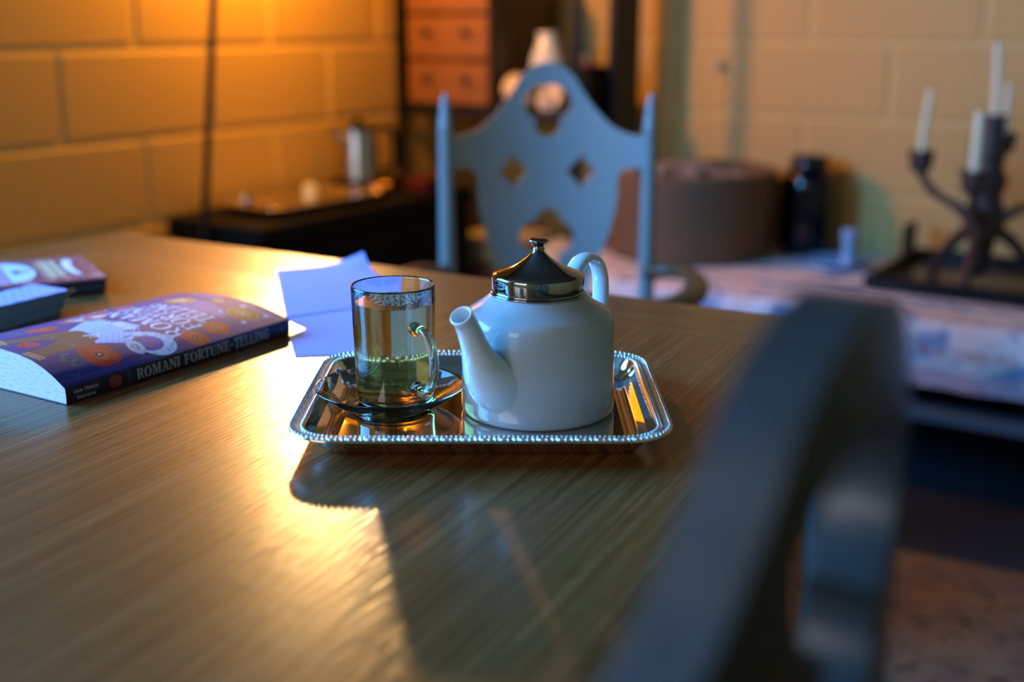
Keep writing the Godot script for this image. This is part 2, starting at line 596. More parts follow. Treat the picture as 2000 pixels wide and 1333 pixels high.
func build_room() -> void:
	var lw := .15
	var fl := room_node("floor")
	room_box(fl, "slab", -lw, ROOM_T + lw, -lw, ROOM_O + lw, -.12, 0, "floor_slate")
	var ce := room_node("ceiling")
	room_box(ce, "slab", -lw, ROOM_T + lw, -lw, ROOM_O + lw, ROOM_H, ROOM_H + .12, "ceiling_paint")
	# window openings: [from, to, sill, head]
	var w1 := [2.55, 4.15, .965, 2.183]
	var w2 := [.4, 2.0, .9, 2.1]  # added opening out of view, for the fill light
	var wl := room_node("wall_left")
	room_box(wl, "mortar_bed", -lw, -.0045, -lw, w1[0], 0, ROOM_H, "mortar_paint")
	room_box(wl, "mortar_bed", -lw, -.0045, w1[1], ROOM_O + lw, 0, ROOM_H, "mortar_paint")
	room_box(wl, "mortar_bed", -lw, -.0045, w1[0], w1[1], 0, w1[2], "mortar_paint")
	room_box(wl, "mortar_bed", -lw, -.0045, w1[0], w1[1], w1[3], ROOM_H, "mortar_paint")
	blocks(wl, ROOM_O, .43, 1.593, 1.378, w1, true)
	var wb := room_node("wall_back")
	room_box(wb, "mortar_bed", -.008, ROOM_T + lw, -lw, -.0045, 0, ROOM_H, "mortar_paint")
	blocks(wb, ROOM_T, .455, 1.326, 1.095, [], false)
	var wr := room_node("wall_right")
	room_box(wr, "panel", ROOM_T, ROOM_T + lw, -.008, ROOM_O + lw, 0, ROOM_H, "ochre_paint")
	var wf := room_node("wall_front")
	room_box(wf, "panel", -.008, w2[0], ROOM_O, ROOM_O + lw, 0, ROOM_H, "ochre_paint")
	room_box(wf, "panel", w2[1], ROOM_T, ROOM_O, ROOM_O + lw, 0, ROOM_H, "ochre_paint")
	room_box(wf, "panel", w2[0], w2[1], ROOM_O, ROOM_O + lw, 0, w2[2], "ochre_paint")
	room_box(wf, "panel", w2[0], w2[1], ROOM_O, ROOM_O + lw, w2[3], ROOM_H, "ochre_paint")
	# window joinery
	var n1 := room_node("window_1")
	var n2 := room_node("added_window_2")
	for k in 2:
		var nn: Node3D = [n1, n2][k]
		var w: Array = [w1, w2][k]
		var bars := [[w[0], w[0] + .05, w[2], w[3]], [w[1] - .05, w[1], w[2], w[3]], [w[0] + .05, w[1] - .05, w[2], w[2] + .05], [w[0] + .05, w[1] - .05, w[3] - .05, w[3]], [(w[0] + w[1]) / 2 - .02, (w[0] + w[1]) / 2 + .02, w[2] + .05, w[3] - .05]]
		for b in bars:
			if k == 0: room_box(nn, "frame", -.12, -.07, b[0], b[1], b[2], b[3], "window_frame")
			else: room_box(nn, "frame", b[0], b[1], ROOM_O + .06, ROOM_O + .11, b[2], b[3], "window_frame")
		var mid: float = (w[0] + w[1]) / 2
		for side in [[w[0] + .05, mid - .02], [mid + .02, w[1] - .05]]:
			if k == 0: room_box(nn, "pane", -.099, -.095, side[0], side[1], w[2] + .05, w[3] - .05, "window_pane", .0005)
			else: room_box(nn, "pane", side[0], side[1], ROOM_O + .083, ROOM_O + .087, w[2] + .05, w[3] - .05, "window_pane", .0005)
	# rug
	var s := Shape.new()
	s.box(Vector3(2.9, .008, 3.3), Vector3(0, 0, .475), .003)
	var rug := Shape.new()
	rug.p = s.p
	rug.g = s.g
	for q in s.p: rug.u.append(Vector2(q.x / 1.3, q.z / 1.3))
	var r := part("rug", rug, mats.rug_wool, self)
	r.position = at(1.85, 2.17, .0041)
	r.rotation.y = ROOM_TURN + .075
	tag(r, "worn brown woven rug with dark wandering lines under the table and chairs", "rug")

func blocks(wall: Node3D, length: float, each: float, odd: float, even: float, hole: Array, left: bool) -> void:
	var cache := {}
	var course := .203
	var y := -.05
	var row := 0
	while y < ROOM_H - .01:
		var y0 := maxf(y, 0.0)
		var y1 := minf(y + course, ROOM_H)
		# the course from .762 to .965 is row 4
		var first: float = odd if row % 2 == 0 else even
		var x: float = first - each * ceil(first / each)
		while x < length:
			var spans := [[maxf(x, 0.0), minf(x + each, length)]]
			if not hole.is_empty() and y1 > hole[2] + .01 and y0 < hole[3] - .01:
				var cut := []
				for sp in spans:
					if sp[0] < hole[0]: cut.append([sp[0], minf(sp[1], hole[0])])
					if sp[1] > hole[1]: cut.append([maxf(sp[0], hole[1]), sp[1]])
				spans = cut
			for sp in spans:
				var l: float = sp[1] - sp[0] - .016
				var hh := y1 - y0 - .016
				if l < .03 or hh < .02: continue
				var key := "%.3f_%.3f" % [l, hh]
				if not cache.has(key):
					var s := Shape.new()
					if left: s.box(Vector3(.024, hh, l), Vector3.ZERO, .004)
					else: s.box(Vector3(l, hh, .024), Vector3.ZERO, .004)
					cache[key] = s.mesh(mats.ochre_paint)
				var b := MeshInstance3D.new()
				b.name = "block"
				b.mesh = cache[key]
				var mid: float = (sp[0] + sp[1]) / 2
				b.position = Vector3(-.012, (y0 + y1) / 2, mid) if left else Vector3(mid, (y0 + y1) / 2, -.012)
				wall.add_child(b, true)
			x += each
		y += course
		row += 1

# ---------------- the table ----------------
func build_table() -> void:
	var L := 1.75
	var E := 1.035
	var t := thing("dining_table", "brown oak dining table with visible grain and a cross board at its far end", "table", Vector3(-.536, 0, -1.612), TABLE_TURN)
	var th := .032
	var seam := .1155
	for k in 2:
		var z0 := 0.0 if k == 0 else seam
		var z1 := seam if k == 0 else L
		var s := Shape.new()
		s.box(Vector3(E, th, z1 - z0), Vector3(E / 2, TOP - th / 2, (z0 + z1) / 2), .0001)
		for i in s.p.size():
			var q := s.p[i]
			if q.x > .5: s.p[i].x += .09 * q.z          # the top widens a little towards the near end
			# grain runs along the table, and across it on the end board
			s.u[i] = Vector2(q.x / 1.1, q.z / 1.5 + .1) if k == 1 else Vector2(q.z / 1.1 + .37, q.x / 1.5)
		part("end_board" if k == 0 else "top_panel", s, mats.oak_top, t)
	# apron
	for b in [[.1, .12, .988, .145], [.1, L - .145, .988, L - .12], [.1, .145, .125, L - .145], [.963, .145, .988, L - .145]]:
		var s := Shape.new()
		s.box(Vector3(b[2] - b[0], .075, b[3] - b[1]), Vector3((b[0] + b[2]) / 2, TOP - th - .0375, (b[1] + b[3]) / 2), .003)
		part("apron", s, mats.oak_plain, t)
	for c in [Vector2(.125, .15), Vector2(.963, .15), Vector2(.125, L - .15), Vector2(.963, L - .15)]:
		var s := Shape.new()
		s.lathe([Vector2(0, .0083), Vector2(.026, .0083), Vector2(.026, .0083), Vector2(.03, .02), Vector2(.024, .05), Vector2(.036, .12), Vector2(.026, .2), Vector2(.04, .42), Vector2(.03, .56), Vector2(.042, .6), Vector2(.042, .642), Vector2(.042, .642), Vector2(0, .642)], 24, Vector3(c.x, 0, c.y))
		part("leg", s, mats.oak_plain, t)

# ---------------- bench against the back wall and what stands on it ----------------
func build_bench_side() -> void:
	var t0 := .62
	var t1 := 2.75
	var b := thing("bench", "low dark bench with a blue grey ledge under a woven cloth along the back wall", "bench", at(t0, 0, 0), ROOM_TURN)
	var w := t1 - t0
	var add := func(called: String, size: Vector3, c: Vector3, m: String) -> void:
		var s := Shape.new()
		s.box(size, c, .004)
		part(called, s, mats[m], b)
	add.call("top_board", Vector3(w, .035, .66), Vector3(w / 2, .38, .345), "dark_wood")
	add.call("back_panel", Vector3(w, .34, .02), Vector3(w / 2, .19, .03), "black_paint")
	add.call("side_panel", Vector3(.03, .3625, .63), Vector3(.015, .18125, .345), "black_paint")
	add.call("side_panel", Vector3(.03, .3625, .63), Vector3(w - .015, .18125, .345), "black_paint")
	add.call("front_rail", Vector3(w - .06, .13, .02), Vector3(w / 2, .2975, .63), "black_paint")
	add.call("ledge", Vector3(1.22, .03, .06), Vector3(.64, .19, .66), "ledge_paint")
	add.call("shelf", Vector3(w - .06, .02, .58), Vector3(w / 2, .165, .34), "black_paint")
	# woven cloth: over the top and down the front
	var path := []
	for k in 15: path.append(Vector2(.012 + .655 * k / 14.0, .4005))
	for k in range(1, 7):
		var f := PI / 2 * k / 6.0
		path.append(Vector2(.667 + .022 * sin(f), .3785 + .022 * cos(f)))
	for k in range(1, 9): path.append(Vector2(.689 + .006 * sin(k * .7), .3785 - .124 * k / 8.0))
	var rows := []
	var under := []
	var uvs := []
	var len := 0.0
	for i in path.size():
		var q: Vector2 = path[i]
		if i > 0: len += q.distance_to(path[i - 1])
		var row := PackedVector3Array()
		var low := PackedVector3Array()
		var uv := PackedVector2Array()
		var drop := clampf((i - 14) / 14.0, 0, 1)
		for j in 90:
			var x := .004 + (w + .026) * j / 89.0
			var wave := .006 * sin(x * 23.0 + 1.0) * drop + .003 * sin(x * 51.0) * drop
			var inward := Vector3(0, -.0022, 0) if i < 15 else Vector3(0, 0, -.0022)
			row.append(Vector3(x, q.y, q.x + wave))
			low.append(Vector3(x, q.y, q.x + wave) + inward * .9)
			uv.append(Vector2(j / 89.0, len / .83))
		rows.append(row)
		under.append(low)
		uvs.append(uv)
	var cs := Shape.new()
	cs.grid(rows, 1, uvs)
	var cl := part("bench_cloth", cs, mats.bench_cloth, self, false)
	cl.position = at(t0, 0, .0015)
	cl.rotation.y = ROOM_TURN
	tag(cl, "pale woven cloth with pink and blue bands draped over the bench", "cloth")

	# basket
	var k := thing("basket", "large round brown woven basket standing on the draped bench", "basket", at(.87, .25, .405), ROOM_TURN)
	var s := Shape.new()
	var prof := [Vector2(0, 0), Vector2(.215, 0), Vector2(.215, 0)]
	for i in 15:
		var h := .008 + i * .0145
		prof.append(Vector2(.221 + .0008 * i - .004, h - .004))
		prof.append(Vector2(.224 + .0008 * i, h + .003))
	prof.append_array([Vector2(.229, .222), Vector2(.226, .224), Vector2(.219, .222), Vector2(.21, .03), Vector2(.21, .03), Vector2(0, .03)])
	s.lathe(prof, 56)
	part("body", s, mats.wicker, k)
	s = Shape.new()
	var ring := []
	for i in 49: ring.append(Vector3(cos(TAU * (i % 48) / 48) * .226, .224, sin(TAU * (i % 48) / 48) * .226))
	s.tube(ring, range(49).map(func(_i): return .008), 8, Vector3.UP, false)
	part("rim", s, mats.wicker, k)
	# dried pods heaped in it
	s = Shape.new()
	rng.seed = 20
	for i in 120:
		var a := rng.randf() * TAU
		var r := sqrt(rng.randf()) * .185
		var y := .180 + .05 * (1.0 - r / .19) + rng.randf() * .015
		if a > PI * .6 and a < PI * 1.5 and r > .08: y += .012
		s.ball(Vector3(cos(a) * r, y, sin(a) * r), Vector3(.018, .014, .022) * rng.randf_range(.7, 1.2), 8, 6, Basis.from_euler(Vector3(rng.randf() * 3, rng.randf() * 3, 0)))
	s.lathe([Vector2(0, .16), Vector2(.2, .16), Vector2(.2, .16), Vector2(.2, .155), Vector2(.2, .155), Vector2(0, .155)], 24)
	var pods := part("dried_pods", s, mats.seed_grey, self)
	pods.position = at(.87, .25, .405)
	pods.set_meta("kind", "stuff")
	tag(pods, "heap of dried grey brown pods lying inside the round basket", "dried pods")

	# cobalt jar
	k = thing("glass_jar", "tall dark cobalt blue glass jar beside the round basket", "jar", at(1.155, .105, .405))
	s = Shape.new()
	s.lathe([Vector2(0, 0), Vector2(.055, 0), Vector2(.055, 0), Vector2(.067, .01), Vector2(.070, .04), Vector2(.070, .19), Vector2(.064, .222), Vector2(.05, .237), Vector2(.048, .25), Vector2(.048, .25), Vector2(.044, .25), Vector2(.044, .24), Vector2(.056, .21), Vector2(.056, .02), Vector2(0, .015)], 40)
	part("body", s, mats.cobalt_glass, k)
	s = Shape.new()
	s.lathe([Vector2(0, .251), Vector2(.05, .251), Vector2(.05, .251), Vector2(.052, .256), Vector2(.05, .266), Vector2(.03, .271), Vector2(0, .272)], 40)
	part("lid", s, mats.cobalt_glass, k)

	# chamberstick
	k = thing("candlestick", "pale blue ceramic chamber candlestick on a shallow dish beside the cobalt jar", "candlestick", at(1.283, .225, .405))
	s = Shape.new()
	s.lathe([Vector2(0, 0), Vector2(.045, 0), Vector2(.045, 0), Vector2(.07, .008), Vector2(.08, .018), Vector2(.078, .019), Vector2(.066, .011), Vector2(.04, .005), Vector2(0, .005)], 40)
	part("dish", s, mats.pale_blue_glaze, k)
	s = Shape.new()
	s.lathe([Vector2(0, .005), Vector2(.026, .005), Vector2(.026, .005), Vector2(.020, .012), Vector2(.015, .03), Vector2(.0165, .06), Vector2(.0195, .085), Vector2(.021, .094), Vector2(.018, .096), Vector2(.012, .09), Vector2(0, .088)], 28, Vector3(.03, 0, .005))
	part("stem", s, mats.pale_blue_glaze, k)

	# black tray with rails
	var tl := .50
	k = thing("low_tray", "black railed tray with an ochre bed under the candelabra", "tray", at(1.43, .03, .405), ROOM_TURN)
	s = Shape.new()
	s.box(Vector3(tl - .02, .008, .42), Vector3(tl / 2, .004, .215), .001)
	part("bed", s, mats.tray_bed, k)
	for r in [[Vector3(tl, .034, .016), Vector3(tl / 2, .017, .008)], [Vector3(tl, .034, .016), Vector3(tl / 2, .017, .427)], [Vector3(.016, .034, .404), Vector3(.008, .017, .2175)], [Vector3(.016, .034, .404), Vector3(tl - .008, .017, .2175)]]:
		s = Shape.new()
		s.box(r[0], r[1], .003)
		part("rail", s, mats.black_metal, k)
	s = Shape.new()
	s.box(Vector3(.014, .07, .02), Vector3(.008, .069, .05), .004)
	s.box(Vector3(.014, .07, .02), Vector3(.008, .069, .12), .004)
	s.box(Vector3(.016, .014, .09), Vector3(.008, .106, .085), .005)
	part("handle", s, mats.black_metal, k)

	# candelabra
	var cb := Vector3(1.656, .414, .30)
	k = thing("candelabra", "dark rustic iron candelabra with a knobbly column and curved arms on the black tray", "candelabra", at(cb.x, cb.z, cb.y), ROOM_TURN)
	s = Shape.new()
	s.lathe([Vector2(0, .015), Vector2(.012, .018), Vector2(.022, .05), Vector2(.030, .1), Vector2(.034, .13), Vector2(.041, .16), Vector2(.043, .185), Vector2(.034, .21), Vector2(.042, .235), Vector2(.044, .255), Vector2(.028, .28), Vector2(.026, .295), Vector2(.033, .31), Vector2(.025, .325), Vector2(.032, .345), Vector2(.023, .36), Vector2(.030, .375), Vector2(.022, .385), Vector2(.03, .396), Vector2(.03, .4), Vector2(.03, .4), Vector2(.014, .4), Vector2(.012, .39), Vector2(0, .39)], 20)
	part("column", s, mats.iron, k)
	for a in [Vector3(-.158, .258, 0), Vector3(.158, .258, 0), Vector3(0, .236, .15), Vector3(0, .30, -.13)]:
		var d := Vector3(a.x, 0, a.z).normalized()
		var far := Vector3(a.x, 0, a.z).length()
		s = Shape.new()
		var pts := []
		var rad := []
		for i in 15:
			var f := i / 14.0
			pts.append(d * (far * (.08 + .92 * f)) + Vector3(0, lerpf(.125, a.y, f) + .012 * sin(f * TAU), 0))
			rad.append(.0085 + .006 * (1 - f) + .0015 * sin(f * 9.0))
		s.tube(pts, rad, 10)
		part("arm", s, mats.iron, k)
		s = Shape.new()
		s.lathe([Vector2(0, 0), Vector2(.014, 0), Vector2(.026, .012), Vector2(.029, .022), Vector2(.026, .03), Vector2(.031, .045), Vector2(.033, .053), Vector2(.03, .054), Vector2(.014, .052), Vector2(.012, .045), Vector2(0, .045)], 20, Vector3(a.x, a.y - .002, a.z))
		part("cup", s, mats.iron, k)
	for a in [-2.65, -.5, 1.57]:
		s = Shape.new()
		var d := Vector3(cos(a), 0, sin(a))
		var pts := []
		var rad := []
		for i in 12:
			var f := i / 11.0
			pts.append(d * (.015 + .13 * f) + Vector3(0, .135 - .131 * pow(f, 1.1) + .02 * sin(f * PI), 0))
			rad.append(.018 - .006 * f)
		s.tube(pts, rad, 10)
		part("foot", s, mats.iron, k)
	var cand := [[Vector3(-.158, .301, 0), .15, .0095, "cream taper candle in the side cup left of the candelabra column", .12], [Vector3(.158, .301, 0), .15, .0095, "cream taper candle in the side cup right of the candelabra column", -.05], [Vector3(0, .279, .15), .135, .0125, "thicker cream candle in the low cup in front of the candelabra column", 0.0], [Vector3(0, .343, -.13), .12, .0095, "cream taper candle in the cup behind the candelabra column", .0], [Vector3(0, .390, 0), .17, .0098, "tallest cream taper candle on top of the candelabra column", -.1]]
	for c in cand:
		var q: Vector3 = c[0]
		var o := thing("candle", c[3], "candle", at(cb.x + q.x, cb.z + q.z, cb.y + q.y), ROOM_TURN, "candles on the candelabra")
		s = Shape.new()
		var pts := []
		var rad := []
		for i in 9:
			var f := i / 8.0
			pts.append(Vector3(c[4] * f * f * .08, c[1] * f, 0))
			rad.append(c[2] * (1.0 - .18 * f))
		pts.append(pts[8] + Vector3(.0005, .004, 0))
		rad.append(c[2] * .45)
		s.tube(pts, rad, 14, Vector3.RIGHT)
		part("stick", s, mats.wax, o)
		s = Shape.new()
		var top: Vector3 = pts[9]
		s.tube([top, top + Vector3(-.001, .005, 0), top + Vector3(-.004, .009, 0)], [.0011, .001, .0008], 6)
		part("wick", s, mats.black_paint, o)
	# hook on the wall
	k = thing("wall_hook", "small pale round hook on the block wall above the basket", "hook", at(.833, 0.001, .904), ROOM_TURN)
	s = Shape.new()
	s.ball(Vector3(0, 0, .022), Vector3(.013, .013, .010), 14, 10)
	part("knob", s, mats.shell_cream, k)
	s = Shape.new()
	s.tube([Vector3(0, 0, 0), Vector3(0, 0, .016)], [.006, .005], 10)
	part("stem", s, mats.steel, k)

# ---------------- lamp, black trunk, kettle by the left wall ----------------
func build_lamp_side() -> void:
	# trunk
	var k := thing("trunk", "low black trunk standing against the ochre wall behind the floor lamp", "trunk", at(.015, .5, 0), ROOM_TURN)
	var s := Shape.new()
	s.box(Vector3(.295, .5, .83), Vector3(.1475, .265, .415), .004)
	part("body", s, mats.black_paint, k)
	s = Shape.new()
	s.box(Vector3(.31, .05, .845), Vector3(.1475, .5445, .415), .005)
	part("lid", s, mats.black_paint, k)
	for c in [Vector2(.03, .03), Vector2(.265, .03), Vector2(.03, .8), Vector2(.265, .8)]:
		s = Shape.new()
		s.box(Vector3(.04, .016, .04), Vector3(c.x, .008, c.y), .003)
		part("foot", s, mats.dark_wood, k)
	# silver tray on it
	k = thing("metal_tray", "rectangular silver tray with a raised rim lying on the black trunk", "tray", at(.155, 1.02, .571), ROOM_TURN - .02)
	s = Shape.new()
	tray_shape(s, .12, .21, .05, .024, 2.6)
	part("body", s, mats.tray_steel, k)
	# things on the tray
	k = thing("votive_cup", "small round shiny cup at the lamp end of the silver tray", "cup", at(.09, 1.15, .5765))
	s = Shape.new()
	s.lathe([Vector2(0, 0), Vector2(.014, 0), Vector2(.02, .012), Vector2(.021, .03), Vector2(.019, .03), Vector2(.018, .013), Vector2(0, .006)], 24)
	part("bowl", s, mats.silver, k)
	k = thing("tealight", "short cream tealight candle in the middle of the silver tray", "candle", at(.10, .93, .5765))
	s = Shape.new()
	s.lathe([Vector2(0, 0), Vector2(.018, 0), Vector2(.018, 0), Vector2(.018, .032), Vector2(.018, .032), Vector2(.016, .034), Vector2(0, .033)], 24)
	part("wax", s, mats.wax, k)
	s = Shape.new()
	s.tube([Vector3(0, .033, 0), Vector3(.001, .041, 0)], [.001, .0008], 6)
	part("wick", s, mats.black_paint, k)
	k = thing("brass_bowl", "small brass bowl on the trunk between the silver tray and the kettle", "bowl", at(.20, .765, .571))
	s = Shape.new()
	s.lathe([Vector2(0, 0), Vector2(.016, 0), Vector2(.016, 0), Vector2(.034, .014), Vector2(.038, .03), Vector2(.036, .03), Vector2(.031, .015), Vector2(0, .004)], 28)
	part("bowl", s, mats.brass, k)
	k = thing("lacquer_box", "small dark red lacquer box at the corner end of the trunk", "box", at(.235, .62, .571), ROOM_TURN)
	s = Shape.new()
	s.box(Vector3(.08, .022, .07), Vector3(0, .011, 0), .003)
	part("base", s, mats.red_lacquer, k)
	s = Shape.new()
	s.box(Vector3(.083, .01, .073), Vector3(0, .0275, 0), .003)
	part("lid", s, mats.red_lacquer, k)
	# kettle
	k = thing("electric_kettle", "tall silver kettle with a black handle on a black stand at the trunk end", "kettle", at(.075, .70, .571), ROOM_TURN)
	s = Shape.new()
	s.box(Vector3(.13, .03, .17), Vector3(.012, .015, -.012), .008)
	part("stand", s, mats.black_paint, k)
	s = Shape.new()
	s.lathe([Vector2(0, .031), Vector2(.056, .031), Vector2(.056, .031), Vector2(.054, .06), Vector2(.046, .155), Vector2(.043, .165), Vector2(.043, .165), Vector2(0, .168)], 40)
	part("body", s, mats.steel, k)
	s = Shape.new()
	s.lathe([Vector2(0, .168), Vector2(.036, .167), Vector2(.036, .167), Vector2(.03, .178), Vector2(.012, .182), Vector2(.01, .192), Vector2(0, .194)], 32)
	part("lid", s, mats.black_paint, k)
	s = Shape.new()
	s.tube([Vector3(.02, .162, -.035), Vector3(.045, .168, -.062), Vector3(.06, .155, -.08), Vector3(.066, .11, -.084), Vector3(.062, .06, -.08), Vector3(.04, .045, -.05)], [Vector2(.012, .008), Vector2(.013, .009), Vector2(.014, .009), Vector2(.014, .009), Vector2(.013, .009), Vector2(.01, .008)], 12)
	part("handle", s, mats.black_paint, k)
	s = Shape.new()
	s.tube([Vector3(-.02, .135, .036), Vector3(-.03, .15, .055), Vector3(-.036, .164, .066)], [.016, .012, .008], 12)
	part("spout", s, mats.steel, k)
	# floor lamp
	var base := at(.092, 1.37, 0)
	var head := Vector3(-.535, 1.43, -3.0)
	var top := at(.333, 1.37, 1.62)
	k = thing("floor_lamp", "slender brown floor lamp with a leaning pole beside the black trunk", "lamp", base)
	s = Shape.new()
	s.lathe([Vector2(0, 0), Vector2(.085, 0), Vector2(.085, 0), Vector2(.085, .01), Vector2(.07, .018), Vector2(.015, .024), Vector2(.012, .05), Vector2(0, .05)], 36)
	part("base", s, mats.pole_metal, k)
	s = Shape.new()
	var aim := (Vector3(-.20, .75, -.85) - head).normalized()
	var neck := head + Vector3(0, .132, 0)
	var pts := [Vector3(0, .03, 0)]
	for i in range(1, 13): pts.append((top - base) * (i / 12.0))
	var q0: Vector3 = pts[12]
	for i in range(1, 8):
		var f := i / 7.0
		pts.append(q0.lerp(neck - base, f) + Vector3(0, .10 * sin(f * PI), 0))
	s.tube(pts, range(pts.size()).map(func(_i): return .0085), 12, Vector3.RIGHT)
	part("pole", s, mats.pole_metal, k)
	# small dome shade over the bulb
	s = Shape.new()
	s.lathe([Vector2(0, .135), Vector2(.02, .133), Vector2(.032, .115), Vector2(.07, .055), Vector2(.095, .018), Vector2(.093, .017), Vector2(.068, .053), Vector2(.030, .111), Vector2(.018, .127), Vector2(0, .129)], 40, head - base)
	part("shade", s, mats.lamp_shade, k)
	s = Shape.new()
	s.ball(head - base, Vector3(.028, .028, .028), 20, 14)
	part("bulb", s, mats.lamp_bulb, k)
	var spot := SpotLight3D.new()
	spot.name = "lamp_beam"
	add_child(spot)
	spot.position = head
	spot.basis = Basis.looking_at(aim, Vector3.UP)
	spot.light_color = Color(1.0, .82, .58)
	spot.light_energy = 1.9
	spot.spot_angle = 12.0
	spot.spot_angle_attenuation = .6
	spot.spot_range = 12.0
	spot.spot_attenuation = 2.0
	spot.light_size = .03
	spot.shadow_enabled = true
	var omni := OmniLight3D.new()
	omni.name = "lamp_glow"
	add_child(omni)
	omni.position = head
	omni.light_color = Color(1.0, .67, .13)
	omni.light_energy = .95
	omni.omni_range = 12.0
	omni.omni_attenuation = 2.0
	omni.light_size = .03
	omni.shadow_enabled = true

# rounded rectangle in x,z
func round_rect(hw: float, hd: float, r: float, n := 8) -> PackedVector2Array:
	var out := PackedVector2Array()
	for c in 4:
		var cx: float = [hw - r, -(hw - r), -(hw - r), hw - r][c]
		var cz: float = [hd - r, hd - r, -(hd - r), -(hd - r)][c]
		for i in n + 1:
			var a := PI / 2 * (c + float(i) / n)
			out.append(Vector2(cx + r * cos(a), cz + r * sin(a)))
	return out

# pressed metal tray: loops of (inset, height) from under the foot, round the lip and down to the floor
func tray_shape(s: Shape, hw: float, hd: float, r: float, rise: float, wide := 1.0) -> void:
	var k := rise / .0185
	var prof := [[.028, 0.0], [.0262, .0004 * k], [.022, .003 * k], [.012, .0135 * k], [.0095, .0150 * k], [.001, .0162 * k], [0.0, .0172 * k], [.0006, .0183 * k], [.0018, .0186 * k], [.004, .0176 * k], [.0078, .0176 * k], [.0098, .0180 * k], [.0112, .0168 * k], [.0145, .0110 * k], [.0195, .0052 * k], [.0235, .0036 * k], [.0255, .0040 * k], [.0272, .0034 * k], [.030, .0030 * k]]
	var rows := []
	for q in prof:
		var loop := round_rect(hw - q[0] * wide, hd - q[0] * wide, maxf(r - q[0] * wide, .004), 10)
		var row := PackedVector3Array()
		for p in loop: row.append(Vector3(p.x, q[1], p.y))
		row.append(row[0])
		rows.append(row)
	s.grid(rows, 1)
	for e in [0, rows.size() - 1]:
		var row: PackedVector3Array = rows[e]
		var c := Vector3(0, row[0].y, 0)
		for j in row.size() - 1:
			if e == 0: s.tri(c, row[j], row[j + 1], Vector2.ZERO, Vector2.ZERO, Vector2.ZERO, 2)
			else: s.tri(c, row[j + 1], row[j], Vector2.ZERO, Vector2.ZERO, Vector2.ZERO, 2)

